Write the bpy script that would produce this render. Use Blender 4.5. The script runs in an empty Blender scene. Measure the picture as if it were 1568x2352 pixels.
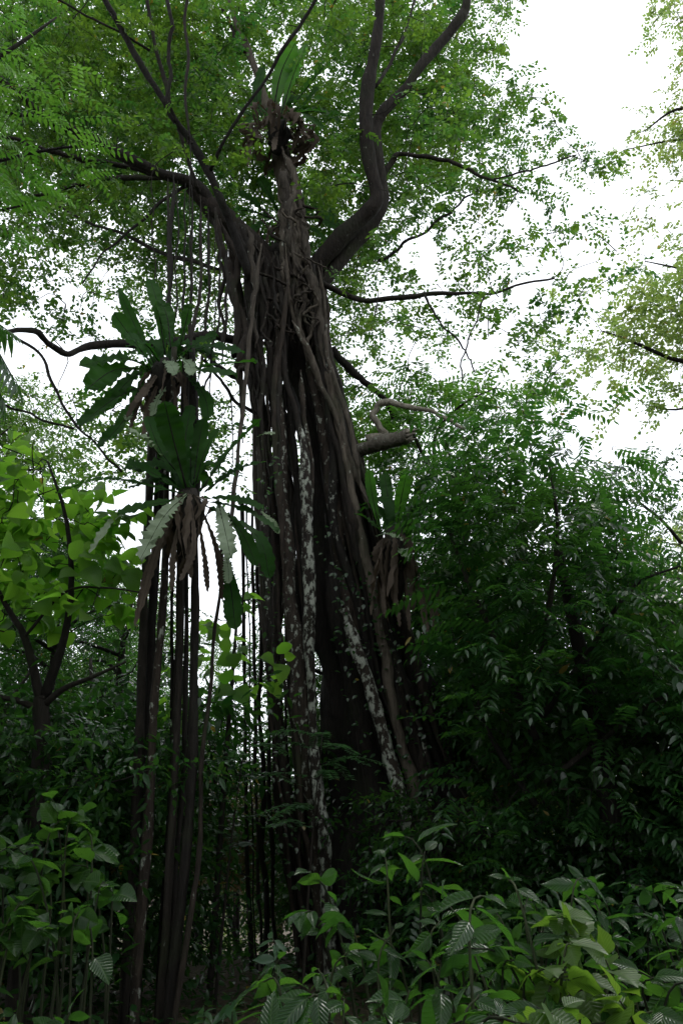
import bpy, math, random
import numpy as np
from mathutils import Matrix, Vector

random.seed(7)
rng = np.random.default_rng(7)
scene = bpy.context.scene
COL = scene.collection

# ------------------------------------------------------------------ camera, sky, sun, exposure
CAM_Z = 1.6
PITCH = math.radians(22.0)
cam_d = bpy.data.cameras.new('camera')
cam_d.sensor_fit = 'VERTICAL'
cam_d.sensor_height = 22.3
cam_d.lens = 18.0
cam_d.clip_end = 3000
cam = bpy.data.objects.new('camera', cam_d)
COL.objects.link(cam)
cam.location = (0, 0, CAM_Z)
cam.rotation_euler = (math.radians(90) + PITCH, 0, 0)
scene.camera = cam

SUN_EL, SUN_ROT = math.radians(58), math.radians(35)
world = bpy.data.worlds.new('World')
scene.world = world
world.use_nodes = True
nt = world.node_tree
nt.nodes.clear()
w_out = nt.nodes.new('ShaderNodeOutputWorld')
w_bg = nt.nodes.new('ShaderNodeBackground')
w_sky = nt.nodes.new('ShaderNodeTexSky')
w_sky.sky_type = 'NISHITA'
w_sky.sun_disc = False
w_sky.sun_elevation = SUN_EL
w_sky.sun_rotation = SUN_ROT
w_mix = nt.nodes.new('ShaderNodeMix')
w_mix.data_type = 'RGBA'
w_mix.inputs[0].default_value = 0.88                       # thick even cloud over the blue
w_mix.inputs[7].default_value = (13.5, 14.0, 14.6, 1)
nt.links.new(w_sky.outputs[0], w_mix.inputs[6])
nt.links.new(w_mix.outputs[2], w_bg.inputs[0])
w_bg.inputs[1].default_value = 0.13
nt.links.new(w_bg.outputs[0], w_out.inputs[0])
world.cycles.sampling_method = 'NONE'

sun_d = bpy.data.lights.new('sun', 'SUN')
sun_d.energy = 1.5
sun_d.angle = math.radians(16)
sun_d.color = (1.0, 0.97, 0.92)
sun = bpy.data.objects.new('sun', sun_d)
COL.objects.link(sun)
sun.location = (20, 20, 40)
sun.rotation_euler = (math.radians(90) - SUN_EL, 0, math.pi - SUN_ROT)

scene.render.engine = 'CYCLES'
scene.view_settings.view_transform = 'Standard'
scene.view_settings.look = 'None'
scene.view_settings.exposure = 0.0
scene.view_settings.gamma = 1.0
scene.cycles.max_bounces = 5
scene.cycles.diffuse_bounces = 3
scene.cycles.glossy_bounces = 2
scene.cycles.transmission_bounces = 4
scene.cycles.use_denoising = True
scene.cycles.sample_clamp_indirect = 4.0

# ------------------------------------------------------------------ photo pixel -> place
F = 18.0 / 22.3 * 2352.0
CP, SP = math.cos(PITCH), math.sin(PITCH)

def P(px, py, Y):
    """point on the ray of photo pixel (px, py) at ground distance Y"""
    a, b = (px - 784.0) / F, (1176.0 - py) / F
    wy = CP - b * SP
    k = Y / wy
    return np.array([a * k, Y, CAM_Z + (b * CP + SP) * k])

def depth(p):
    return p[1] * CP + (p[2] - CAM_Z) * SP

def project(p):
    p = np.atleast_2d(p)
    d = p[:, 1] * CP + (p[:, 2] - CAM_Z) * SP
    u = -p[:, 1] * SP + (p[:, 2] - CAM_Z) * CP
    d = np.where(d < 0.05, 0.05, d)
    return 784 + F * p[:, 0] / d, 1176 - F * u / d, d

def gz(x, y):
    z = 0.10 * math.sin(x * 0.7 + 1.0) * math.cos(y * 0.5) + 0.05 * math.sin(x * 1.9 + y * 1.3)
    if y > 13:
        z -= 0.16 * (y - 13) * min(1.0, (y - 13) / 10.0)
    z = max(z, -9.0)
    return z

# ------------------------------------------------------------------ object helpers
def thing(name, label, cat, loc, group=None):
    o = bpy.data.objects.new(name, None)
    o.empty_display_size = 0.2
    COL.objects.link(o)
    o.location = tuple(float(v) for v in loc)
    o['label'] = label
    o['category'] = cat
    if group:
        o['group'] = group
    return o

def raw_mesh(name, verts, faces, uvs=None, smooth=True):
    verts = np.asarray(verts, dtype=np.float32)
    faces = np.asarray(faces, dtype=np.int32)
    k = faces.shape[1]
    me = bpy.data.meshes.new(name)
    me.vertices.add(len(verts))
    me.vertices.foreach_set('co', verts.ravel())
    me.loops.add(faces.size)
    me.loops.foreach_set('vertex_index', faces.ravel())
    me.polygons.add(len(faces))
    me.polygons.foreach_set('loop_start', np.arange(0, faces.size, k, dtype=np.int32))
    me.polygons.foreach_set('loop_total', np.full(len(faces), k, dtype=np.int32))
    if smooth:
        me.polygons.foreach_set('use_smooth', np.ones(len(faces), dtype=bool))
    if uvs is not None:
        uv = me.uv_layers.new(name='UVMap')
        uv.data.foreach_set('uv', np.asarray(uvs, dtype=np.float32)[faces.ravel()].ravel())
    me.update(calc_edges=True)
    return me

def obj(name, me, mat, parent=None, kind=None, props=None):
    o = bpy.data.objects.new(name, me)
    COL.objects.link(o)
    if mat is not None and len(me.materials) == 0:
        me.materials.append(mat)
    if parent is not None:
        o.parent = parent
    if kind:
        o['kind'] = kind
    if props:
        for k, v in props.items():
            o[k] = v
    return o

def origin(parent):
    """world position of a thing or of a part directly under it (no rotation anywhere)"""
    l = np.array(parent.location)
    if parent.parent is not None:
        l = l + np.array(parent.parent.location)
    return l

def build(name, verts, faces, mat, parent, uvs=None, kind=None, props=None, smooth=True):
    """world-space vertices -> mesh under parent"""
    v = np.asarray(verts, dtype=np.float64)
    if parent is not None:
        v = v - origin(parent)
    return obj(name, raw_mesh(name, v, faces, uvs, smooth), mat, parent, kind, props)

def catmull(pts, n):
    pts = np.asarray(pts, dtype=float)
    if len(pts) == 2:
        t = np.linspace(0, 1, n)[:, None]
        return pts[0] * (1 - t) + pts[1] * t
    p = np.vstack([2 * pts[0] - pts[1], pts, 2 * pts[-1] - pts[-2]])
    m = len(pts) - 1
    out = []
    for s in np.linspace(0, m - 1e-6, n):
        i = int(s); t = s - i
        a, b, c, d = p[i], p[i + 1], p[i + 2], p[i + 3]
        out.append(0.5 * ((2 * b) + (c - a) * t + (2 * a - 5 * b + 4 * c - d) * t * t + (3 * b - a - 3 * c + d) * t ** 3))
    return np.array(out)

def tube_arrays(path, radii, seg=8, flute=0.0, nfl=5, jitter=0.0, seed=0):
    """closed tube along path; radii per point"""
    r_ = np.random.default_rng(seed)
    path = np.asarray(path, float); n = len(path)
    tang = np.gradient(path, axis=0)
    tang /= np.linalg.norm(tang, axis=1)[:, None] + 1e-9
    ref = np.array([0.3, -0.9, 0.25])
    V = []
    ph = r_.uniform(0, 6.28, 4)
    th = np.linspace(0, 2 * math.pi, seg, endpoint=False)
    for i in range(n):
        t = tang[i]
        s = np.cross(t, ref); s /= np.linalg.norm(s) + 1e-9
        u = np.cross(s, t)
        rr = np.full(seg, radii[i])
        if flute:
            rr = rr * (1 + flute * np.sin(nfl * th + ph[0] + 0.12 * i) + 0.6 * flute * np.sin((nfl + 4) * th + ph[1] - 0.2 * i))
        if jitter:
            rr = rr * (1 + r_.normal(0, jitter, seg))
        V.append(path[i] + np.outer(rr * np.cos(th), s) + np.outer(rr * np.sin(th), u))
    V = np.vstack(V)
    a = np.arange(n - 1)[:, None] * seg
    j = np.arange(seg)[None, :]
    j2 = (j + 1) % seg
    Fq = np.stack([a + j, a + j2, a + seg + j2, a + seg + j], axis=-1).reshape(-1, 4)
    # caps as degenerate-free fans turned into quads around a centre ring point
    c0, c1 = len(V), len(V) + 1
    V = np.vstack([V, path[0], path[-1]])
    caps = []
    for k in range(0, seg, 2):
        caps.append([c0, (k + 2) % seg, (k + 1) % seg, k])
        b = (n - 1) * seg
        caps.append([c1, b + k, b + (k + 1) % seg, b + (k + 2) % seg])
    return V, np.vstack([Fq, np.array(caps)])

def join_arrays(lst):
    Vs, Fs, o = [], [], 0
    for v, f in lst:
        Vs.append(v); Fs.append(f + o); o += len(v)
    return np.vstack(Vs), np.vstack(Fs)

def px_path(pts, Y0, Y1, n, wob=0.0, seed=0):
    """pixel polyline with ground distance going from Y0 to Y1 -> smooth world path"""
    m = len(pts)
    d = np.array([P(x, y, Y0 + (Y1 - Y0) * i / (m - 1)) for i, (x, y) in enumerate(pts)])
    path = catmull(d, n)
    if wob:
        r_ = np.random.default_rng(seed)
        s = np.linspace(0, 1, n)
        for ax in range(3):
            for fq in (3, 7, 13):
                path[:, ax] += wob * r_.normal(0, 1) / fq * 2 * np.sin(2 * math.pi * fq * s * r_.uniform(.6, 1.3) + r_.uniform(0, 6.28)) * (0.4 if ax == 2 else 1)
    return path

# ------------------------------------------------------------------ materials
def nn(t, typ, **kw):
    n = t.nodes.new(typ)
    for k, v in kw.items():
        setattr(n, k, v)
    return n

def mat_new(name):
    m = bpy.data.materials.new(name)
    m.use_nodes = True
    m.node_tree.nodes.clear()
    return m, m.node_tree

def math_n(t, op, a, b=None, c=None, clamp=False):
    n = nn(t, 'ShaderNodeMath', operation=op, use_clamp=clamp)
    for i, v in enumerate((a, b, c)):
        if v is None:
            continue
        if isinstance(v, (int, float)):
            n.inputs[i].default_value = v
        else:
            t.links.new(v, n.inputs[i])
    return n.outputs[0]

def mixc(t, fac, a, b, blend='MIX'):
    n = nn(t, 'ShaderNodeMix', data_type='RGBA', blend_type=blend)
    for idx, v in ((0, fac), (6, a), (7, b)):
        if isinstance(v, (int, float)):
            n.inputs[idx].default_value = v
        elif isinstance(v, tuple):
            n.inputs[idx].default_value = (*v, 1) if len(v) == 3 else v
        else:
            t.links.new(v, n.inputs[idx])
    return n.outputs[2]

def leaf_material(name, cA, cB, tA, tB, trans=0.45, rough=0.38, spec=0.5, veins=0.0, yellow=0.004, under=None):
    m, t = mat_new(name)
    out = nn(t, 'ShaderNodeOutputMaterial')
    geo = nn(t, 'ShaderNodeNewGeometry')
    oi = nn(t, 'ShaderNodeObjectInfo')
    r = math_n(t, 'FRACT', math_n(t, 'ADD', geo.outputs['Random Per Island'], math_n(t, 'MULTIPLY', oi.outputs['Random'], 7.31)))
    r2 = math_n(t, 'FRACT', math_n(t, 'MULTIPLY', r, 37.7))
    big = nn(t, 'ShaderNodeTexNoise')
    big.inputs['Scale'].default_value = 0.9
    big.inputs['Detail'].default_value = 2.0
    t.links.new(geo.outputs['Position'], big.inputs['Vector'])
    drift = math_n(t, 'MULTIPLY_ADD', math_n(t, 'SUBTRACT', big.outputs['Fac'], 0.5), 3.2, 0.5, clamp=True)
    r = math_n(t, 'ADD', math_n(t, 'MULTIPLY', drift, 0.6), math_n(t, 'MULTIPLY', r, 0.4))
    col = mixc(t, r, cA, cB)
    tcol = mixc(t, r, tA, tB)
    # an odd yellowing leaf
    isy = math_n(t, 'LESS_THAN', r2, yellow)
    col = mixc(t, isy, col, (0.19, 0.15, 0.03))
    tcol = mixc(t, isy, tcol, (0.34, 0.26, 0.04))
    noi = nn(t, 'ShaderNodeTexNoise')
    noi.inputs['Scale'].default_value = 14.0
    noi.inputs['Detail'].default_value = 3.0
    tc = nn(t, 'ShaderNodeTexCoord')
    t.links.new(tc.outputs['Object'], noi.inputs['Vector'])
    v = math_n(t, 'MULTIPLY_ADD', noi.outputs['Fac'], 0.5, 0.75)
    vv = nn(t, 'ShaderNodeCombineColor')
    for i in range(3):
        t.links.new(v, vv.inputs[i])
    col = mixc(t, 1.0, col, vv.outputs[0], 'MULTIPLY')
    bs = nn(t, 'ShaderNodeBsdfPrincipled')
    bs.inputs['Roughness'].default_value = rough
    bs.inputs['Specular IOR Level'].default_value = spec
    tr = nn(t, 'ShaderNodeBsdfTranslucent')
    if veins:
        uv = nn(t, 'ShaderNodeUVMap')
        sx = nn(t, 'ShaderNodeSeparateXYZ')
        t.links.new(uv.outputs[0], sx.inputs[0])
        av = math_n(t, 'ABSOLUTE', math_n(t, 'SUBTRACT', sx.outputs[1], 0.5))
        ph = math_n(t, 'SUBTRACT', math_n(t, 'MULTIPLY', sx.outputs[0], 9.0), math_n(t, 'MULTIPLY', av, 5.0))
        wv = math_n(t, 'ABSOLUTE', math_n(t, 'SINE', math_n(t, 'MULTIPLY', ph, math.pi)))
        side = math_n(t, 'LESS_THAN', wv, 0.16)
        mid = math_n(t, 'LESS_THAN', av, 0.022)
        vein = math_n(t, 'MAXIMUM', side, mid)
        col = mixc(t, math_n(t, 'MULTIPLY', vein, 0.35), col, (0.13, 0.20, 0.07))
        hgt = math_n(t, 'POWER', wv, 0.6)
        hgt = math_n(t, 'MULTIPLY', hgt, math_n(t, 'MULTIPLY', av, 6.0, clamp=True))
        bp = nn(t, 'ShaderNodeBump')
        bp.inputs['Strength'].default_value = veins
        bp.inputs['Distance'].default_value = 0.006
        t.links.new(hgt, bp.inputs['Height'])
        t.links.new(bp.outputs[0], bs.inputs['Normal'])
    if under:
        col = mixc(t, geo.outputs['Backfacing'], col, under)
    t.links.new(col, bs.inputs['Base Color'])
    t.links.new(tcol, tr.inputs['Color'])
    mx = nn(t, 'ShaderNodeMixShader')
    mx.inputs[0].default_value = trans
    t.links.new(bs.outputs[0], mx.inputs[1])
    t.links.new(tr.outputs[0], mx.inputs[2])
    t.links.new(mx.outputs[0], out.inputs[0])
    return m

def bark_material(name, cA, cB, scale=6.0, rough=0.85, bump=0.6):
    """brown bark; the object's own property 'lichen' (0..1) sets how much pale crust covers it"""
    m, t = mat_new(name)
    out = nn(t, 'ShaderNodeOutputMaterial')
    bs = nn(t, 'ShaderNodeBsdfPrincipled')
    bs.inputs['Roughness'].default_value = rough
    bs.inputs['Specular IOR Level'].default_value = 0.25
    tc = nn(t, 'ShaderNodeTexCoord')
    mp = nn(t, 'ShaderNodeMapping')
    mp.inputs['Scale'].default_value = (1, 1, 0.22)
    t.links.new(tc.outputs['Object'], mp.inputs[0])
    n1 = nn(t, 'ShaderNodeTexNoise')
    n1.inputs['Scale'].default_value = scale * 4
    n1.inputs['Detail'].default_value = 6
    t.links.new(mp.outputs[0], n1.inputs['Vector'])
    n2 = nn(t, 'ShaderNodeTexNoise')
    n2.inputs['Scale'].default_value = scale * 0.35
    n2.inputs['Detail'].default_value = 3
    t.links.new(tc.outputs['Object'], n2.inputs['Vector'])
    cr = nn(t, 'ShaderNodeValToRGB')
    cr.color_ramp.elements[0].position = 0.3
    cr.color_ramp.elements[1].position = 0.72
    cr.color_ramp.elements[0].color = (*cA, 1)
    cr.color_ramp.elements[1].color = (*cB, 1)
    t.links.new(n1.outputs['Fac'], cr.inputs[0])
    col = mixc(t, math_n(t, 'MULTIPLY', n2.outputs['Fac'], 0.5), cr.outputs[0], tuple(c * 0.55 for c in cA))
    n4 = nn(t, 'ShaderNodeTexNoise')
    n4.inputs['Scale'].default_value = 1.7
    n4.inputs['Detail'].default_value = 6
    t.links.new(tc.outputs['Object'], n4.inputs['Vector'])
    moss = math_n(t, 'MULTIPLY', math_n(t, 'SUBTRACT', n4.outputs['Fac'], 0.54), 7.0, clamp=True)
    col = mixc(t, math_n(t, 'MULTIPLY', moss, 0.55), col, (.020, .026, .010))
    oi = nn(t, 'ShaderNodeObjectInfo')
    tone = math_n(t, 'MULTIPLY_ADD', oi.outputs['Random'], 0.8, 0.5)
    tv = nn(t, 'ShaderNodeCombineColor')
    for i in range(3):
        t.links.new(tone, tv.inputs[i])
    col = mixc(t, 1.0, col, tv.outputs[0], 'MULTIPLY')
    at = nn(t, 'ShaderNodeAttribute', attribute_type='OBJECT', attribute_name='lichen')
    n3 = nn(t, 'ShaderNodeTexNoise')
    n3.inputs['Scale'].default_value = 13.0
    n3.inputs['Detail'].default_value = 5
    n3.inputs['Roughness'].default_value = 0.62
    mp3 = nn(t, 'ShaderNodeMapping')
    mp3.inputs['Scale'].default_value = (1, 1, 0.62)
    t.links.new(tc.outputs['Object'], mp3.inputs[0])
    t.links.new(mp3.outputs[0], n3.inputs['Vector'])
    thr = math_n(t, 'SUBTRACT', 0.74, math_n(t, 'MULTIPLY', at.outputs['Fac'], 0.27))
    li = math_n(t, 'MULTIPLY', math_n(t, 'SUBTRACT', n3.outputs['Fac'], thr), 11.0, clamp=True)
    lc = mixc(t, n4.outputs['Fac'], mixc(t, n1.outputs['Fac'], (0.14, 0.16, 0.12), (0.34, 0.37, 0.30)), (0.36, 0.37, 0.33))
    col = mixc(t, li, col, lc)
    t.links.new(col, bs.inputs['Base Color'])
    bp = nn(t, 'ShaderNodeBump')
    bp.inputs['Strength'].default_value = bump
    bp.inputs['Distance'].default_value = 0.06
    h = math_n(t, 'ADD', n1.outputs['Fac'], math_n(t, 'MULTIPLY', li, 0.25))
    t.links.new(h, bp.inputs['Height'])
    t.links.new(bp.outputs[0], bs.inputs['Normal'])
    t.links.new(bs.outputs[0], out.inputs[0])
    return m

M = {}
M['fig_leaf'] = leaf_material('fig_leaf', (.013, .045, .010), (.042, .085, .012), (.05, .22, .035), (.24, .42, .035), .44, .38, .4)
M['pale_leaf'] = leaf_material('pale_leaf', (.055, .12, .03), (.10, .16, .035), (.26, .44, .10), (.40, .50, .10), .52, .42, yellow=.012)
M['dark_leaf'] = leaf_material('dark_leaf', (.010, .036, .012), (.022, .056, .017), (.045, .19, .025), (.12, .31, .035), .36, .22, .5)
M['broad_leaf'] = leaf_material('broad_leaf', (.045, .115, .02), (.08, .15, .025), (.15, .46, .03), (.32, .60, .05), .62, .40, veins=.6)
M['near_leaf'] = leaf_material('near_leaf', (.022, .068, .014), (.042, .095, .018), (.09, .29, .025), (.18, .40, .035), .46, .38)
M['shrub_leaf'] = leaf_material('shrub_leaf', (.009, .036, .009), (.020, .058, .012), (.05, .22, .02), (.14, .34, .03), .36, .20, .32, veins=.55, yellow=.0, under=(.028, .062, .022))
M['vine_leaf'] = leaf_material('vine_leaf', (.035, .085, .012), (.055, .11, .016), (.16, .36, .03), (.26, .44, .04), .42, .42, veins=.45)
M['russet_leaf'] = leaf_material('russet_leaf', (.06, .10, .03), (.17, .085, .045), (.14, .24, .05), (.30, .14, .06), .38, .40)
M['teal_leaf'] = leaf_material('teal_leaf', (.026, .075, .036), (.05, .10, .042), (.08, .24, .07), (.14, .32, .09), .38, .32, .6)
M['frond'] = leaf_material('frond', (.010, .036, .008), (.020, .055, .011), (.05, .22, .02), (.09, .30, .02), .24, .55, .08, yellow=0)
M['lit_frond'] = leaf_material('lit_frond', (.020, .065, .012), (.035, .085, .016), (.12, .48, .03), (.20, .56, .05), .50, .45, .3, yellow=0)  # lit copy of the frond: light through the blade put into its colour
M['skylit_frond'] = leaf_material('skylit_frond', (.15, .21, .12), (.20, .26, .15), (.12, .24, .08), (.16, .28, .10), .22, .45, yellow=0)  # sky light on the upper faces put into a pale colour
M['dead_frond'] = leaf_material('dead_frond', (.030, .022, .016), (.115, .09, .068), (.12, .08, .04), (.16, .11, .06), .15, .8, .2, yellow=0)
M['bark'] = bark_material('bark', (.013, .0095, .007), (.046, .034, .025))
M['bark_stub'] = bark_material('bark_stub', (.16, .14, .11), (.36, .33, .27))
M['bark_pale'] = bark_material('bark_pale', (.046, .037, .029), (.135, .112, .086))
M['bark_dark'] = bark_material('bark_dark', (.011, .009, .007), (.030, .024, .019))
M['stem'] = bark_material('stem', (.018, .026, .010), (.045, .055, .022), bump=.2)

# ground
m, t = mat_new('ground')
o_ = nn(t, 'ShaderNodeOutputMaterial'); b_ = nn(t, 'ShaderNodeBsdfPrincipled')
b_.inputs['Roughness'].default_value = .95
tc = nn(t, 'ShaderNodeTexCoord')
n1 = nn(t, 'ShaderNodeTexNoise'); n1.inputs['Scale'].default_value = 2.2; n1.inputs['Detail'].default_value = 8
n2 = nn(t, 'ShaderNodeTexVoronoi'); n2.inputs['Scale'].default_value = 14
t.links.new(tc.outputs['Object'], n1.inputs['Vector']); t.links.new(tc.outputs['Object'], n2.inputs['Vector'])
c1 = mixc(t, n1.outputs['Fac'], (.03, .022, .014), (.055, .05, .022))
c2 = mixc(t, math_n(t, 'MULTIPLY', n2.outputs['Distance'], .6), c1, (.10, .065, .035))
t.links.new(c2, b_.inputs['Base Color'])
bp = nn(t, 'ShaderNodeBump'); bp.inputs['Strength'].default_value = .8; bp.inputs['Distance'].default_value = .05
t.links.new(n2.outputs['Distance'], bp.inputs['Height']); t.links.new(bp.outputs[0], b_.inputs['Normal'])
t.links.new(b_.outputs[0], o_.inputs[0])
M['ground'] = m

# ------------------------------------------------------------------ ground sheet
gx = np.unique(np.concatenate([np.linspace(-900, -40, 10), np.linspace(-40, 40, 81), np.linspace(40, 900, 10)]))
gy = np.unique(np.concatenate([np.linspace(-900, -30, 10), np.linspace(-30, 60, 91), np.linspace(60, 1500, 12)]))
V = np.array([[x, y, gz(x, y)] for y in gy for x in gx])
nx = len(gx)
Fg = np.array([[j * nx + i, j * nx + i + 1, (j + 1) * nx + i + 1, (j + 1) * nx + i] for j in range(len(gy) - 1) for i in range(nx - 1)])
build('ground', V, Fg, M['ground'], None, kind='structure')

# ------------------------------------------------------------------ leaves
def leaf_template(n, width, peak=.42, fold=.10, droop=.12, pointed=1.0, petiole=.06, lobes=None):
    """leaf lying along +x, length 1. returns verts, tris, uv"""
    xs = np.linspace(0, 1, n + 1)
    V, U = [], []
    for i, x in enumerate(xs):
        if i == 0 or i == n:
            w = 0.0
        elif lobes is not None:
            w = lobes[i] * width / 2
        else:
            tt = x ** (math.log(.5) / math.log(peak))
            w = width / 2 * math.sin(math.pi * tt) ** (0.8 if x < peak else pointed)
        X = petiole + x * (1 - petiole)
        z0 = -droop * x * x
        V += [[X, w, z0 + fold * w * 2 + .02 * math.sin(9 * x)], [X, 0, z0], [X, -w, z0 + fold * w * 2 + .02 * math.sin(9 * x + 1.7)]]
        U += [[x, .5 + w / max(width, 1e-6)], [x, .5], [x, .5 - w / max(width, 1e-6)]]
    Fs = []
    for i in range(n):
        a, b = 3 * i, 3 * (i + 1)
        for s in (0, 2):
            if i == 0:
                q = [[a + 1, b + 1, b + s]]
            elif i == n - 1:
                q = [[a + 1, b + 1, a + s]]
            else:
                q = [[a + 1, b + 1, b + s], [a + 1, b + s, a + s]]
            if s == 0:
                Fs += q
            else:
                Fs += [[p[0], p[2], p[1]] for p in q]
    V, U = np.array(V), np.array(U)
    Fs = np.array(Fs)
    if petiole > 0:                      # a thin stalk from the twig to the blade
        k = len(V)
        V = np.vstack([V, [[0, .012, 0], [0, -.012, 0], [petiole * 1.3, 0, 0]]])
        U = np.vstack([U, [[0, .5], [0, .5], [0, .5]]])
        Fs = np.vstack([Fs, [[k, k + 1, k + 2]]])
    return V, Fs, U

T_SMALL = (np.array([[0, 0, 0], [.45, .31, .08], [1, 0, -.06], [.45, -.31, .08]]), np.array([[0, 2, 1], [0, 3, 2]]), np.array([[0, .5], [.5, 1], [1, .5], [.5, 0]]))
T_MED = leaf_template(3, .40, .42, .10, .14, petiole=0)
T_LANCE = leaf_template(4, .36, .40, .10, .16, petiole=0)
T_BROAD = leaf_template(8, .92, .36, .13, .36, petiole=.12, lobes=[0, .82, 1.0, .97, .90, .74, .58, .30, 0])
T_SHRUB = leaf_template(9, .40, .42, .16, .24, 1.15, petiole=.05)
T_SHRUB2 = leaf_template(9, .47, .45, .10, .40, 1.0, petiole=.05)
T_VINE = leaf_template(9, .80, .35, .10, .20, petiole=.10, lobes=[0, .72, .95, .98, .86, .92, .70, .42, .20, 0])
T_TEAR = leaf_template(4, .55, .40, .08, .12, petiole=.05)

def merge_leaves(base, axis, normal, size, T):
    tv, tf, tu = T
    side = np.cross(normal, axis)
    side /= np.linalg.norm(side, axis=1)[:, None] + 1e-9
    nor = np.cross(axis, side)
    s = size[:, None, None]
    V = base[:, None, :] + s * (tv[None, :, 0, None] * axis[:, None, :] + tv[None, :, 1, None] * side[:, None, :] + tv[None, :, 2, None] * nor[:, None, :])
    n, k = len(base), len(tv)
    Fm = (tf[None] + (np.arange(n) * k)[:, None, None]).reshape(-1, 3)
    return V.reshape(-1, 3), Fm, np.tile(tu, (n, 1))

def foliage(parent, L, T, mat, indiv=0, leaf_name='leaf', stuff_name='foliage'):
    """L = base, axis, normal, size.  The leaves that show largest become parts of their own, the rest one part."""
    base, axis, normal, size = L
    if len(base) == 0:
        return
    pick = np.zeros(len(base), bool)
    if indiv:
        ctr = base + axis * size[:, None] * .5
        u, v, d = project(ctr)
        inside = (u > -10) & (u < 1578) & (v > -10) & (v < 2362) & (d > .3)
        cell = (v // 14).astype(int) * 1000 + (u // 14).astype(int)
        order = np.argsort(d)
        seen, front = set(), []
        for i in order:
            if inside[i] and cell[i] not in seen:
                seen.add(cell[i]); front.append(i)
        front = np.array(front, int)
        if len(base) <= indiv:
            pick[:] = True
        elif len(front):
            best = front[np.argsort(-(size[front] / d[front]))][:indiv]
            pick[best] = True
    if pick.any():
        me = raw_mesh(leaf_name, T[0], T[1], T[2])
        me.materials.append(mat)
        org = origin(parent)
        side = np.cross(normal, axis); side /= np.linalg.norm(side, axis=1)[:, None] + 1e-9
        nor = np.cross(axis, side)
        for i in np.where(pick)[0]:
            o = bpy.data.objects.new(leaf_name, me)
            COL.objects.link(o)
            o.parent = parent
            s = float(size[i])
            a, b, c = axis[i] * s, side[i] * s, nor[i] * s
            p = base[i] - org
            o.matrix_basis = Matrix(((a[0], b[0], c[0], p[0]), (a[1], b[1], c[1], p[1]), (a[2], b[2], c[2], p[2]), (0, 0, 0, 1)))
    r = ~pick
    if r.any():
        Vm, Fm, Um = merge_leaves(base[r], axis[r], normal[r], size[r], T)
        build(stuff_name, Vm, Fm, mat, parent, uvs=Um, kind='stuff')

def unit(v):
    return v / (np.linalg.norm(v, axis=-1, keepdims=True) + 1e-9)

def spray(kind, r_):
    """a twig's worth of leaves about the origin, growing along +x; returns base, axis, normal, size"""
    B, A, N, S = [], [], [], []
    if kind == 'fig':                       # several short leafy twigs
        for k in range(r_.integers(4, 7)):
            yaw = r_.uniform(-1.7, 1.7); el = r_.normal(-.05, .35)
            d = np.array([math.cos(yaw) * math.cos(el), math.sin(yaw) * math.cos(el), math.sin(el)])
            ln = r_.uniform(.22, .5); st = np.array([r_.uniform(-.25, .15), r_.uniform(-.15, .15), r_.uniform(-.12, .12)])
            m_ = r_.integers(7, 13)
            for i in range(m_):
                tt = (i + .6) / m_
                p = st + d * ln * tt + np.array([0, 0, -.10 * tt * tt])
                sd = unit(np.cross(d, [0, 0, 1.0])) * (1 if i % 2 else -1)
                ax = unit(d * .55 + sd * r_.uniform(.4, 1) + np.array([0, 0, r_.normal(-.3, .35)]))
                B.append(p); A.append(ax); N.append(unit(np.array([0, 0, 1.0]) + r_.normal(0, .45, 3))); S.append(r_.uniform(.75, 1.2))
    elif kind == 'pinn':                    # two rows of leaves on an arching stalk
        ln = 1.0; m_ = r_.integers(7, 11)
        for i in range(m_ * 2 + 1):
            j = i // 2; tt = (j + .8) / (m_ + .3)
            p = np.array([ln * tt, 0, .16 * tt - .42 * tt * tt])
            d = unit(np.array([1, 0, .16 - .84 * tt]))
            sd = np.array([0, 1.0 if i % 2 else -1.0, 0])
            if i == m_ * 2:
                ax = d
            else:
                ax = unit(d * r_.uniform(.35, .65) + sd + np.array([0, 0, r_.normal(-.28, .12)]))
            B.append(p); A.append(ax); N.append(unit(np.array([-.2 * d[2], 0, 1.0]) + r_.normal(0, .13, 3))); S.append(r_.uniform(.85, 1.15) * (1 - .25 * abs(tt - .5)))
    elif kind == 'whorl':                   # one shoot with a few broad leaves
        d = unit(np.array([1, 0, .35])); m_ = r_.integers(5, 9)
        for i in range(m_):
            tt = (i + 1) / m_
            an = i * 2.4 + r_.uniform(-.5, .5)
            ax = unit(d * .4 + np.array([0, math.cos(an), math.sin(an) * .35]) + np.array([0, 0, r_.normal(-.35, .3)]))
            B.append(d * .5 * tt); A.append(ax); N.append(unit(np.array([0, 0, 1.0]) + r_.normal(0, .4, 3))); S.append(r_.uniform(.6, 1.25))
    elif kind == 'shoot':                   # leafy shoots of single leaves, spiralled
        for k in range(r_.integers(3, 5)):
            yaw = r_.uniform(-1.3, 1.3); el = r_.normal(.1, .4)
            d = np.array([math.cos(yaw) * math.cos(el), math.sin(yaw) * math.cos(el), math.sin(el)])
            m_ = r_.integers(6, 10); ln = r_.uniform(.35, .65)
            for i in range(m_):
                tt = (i + .7) / m_
                p = d * ln * tt + np.array([0, 0, -.16 * tt * tt])
                an = i * 2.4 + r_.uniform(-.4, .4)
                s1 = unit(np.cross(d, [0.1, 0, 1.0])); s2 = np.cross(s1, d)
                ax = unit(d * r_.uniform(.4, .8) + s1 * math.cos(an) + s2 * math.sin(an) * .5 + np.array([0, 0, r_.normal(-.35, .25)]))
                B.append(p); A.append(ax); N.append(unit(np.array([0, 0, 1.0]) + r_.normal(0, .35, 3))); S.append(r_.uniform(.7, 1.2))
    return np.array(B), np.array(A), np.array(N), np.array(S)

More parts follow.
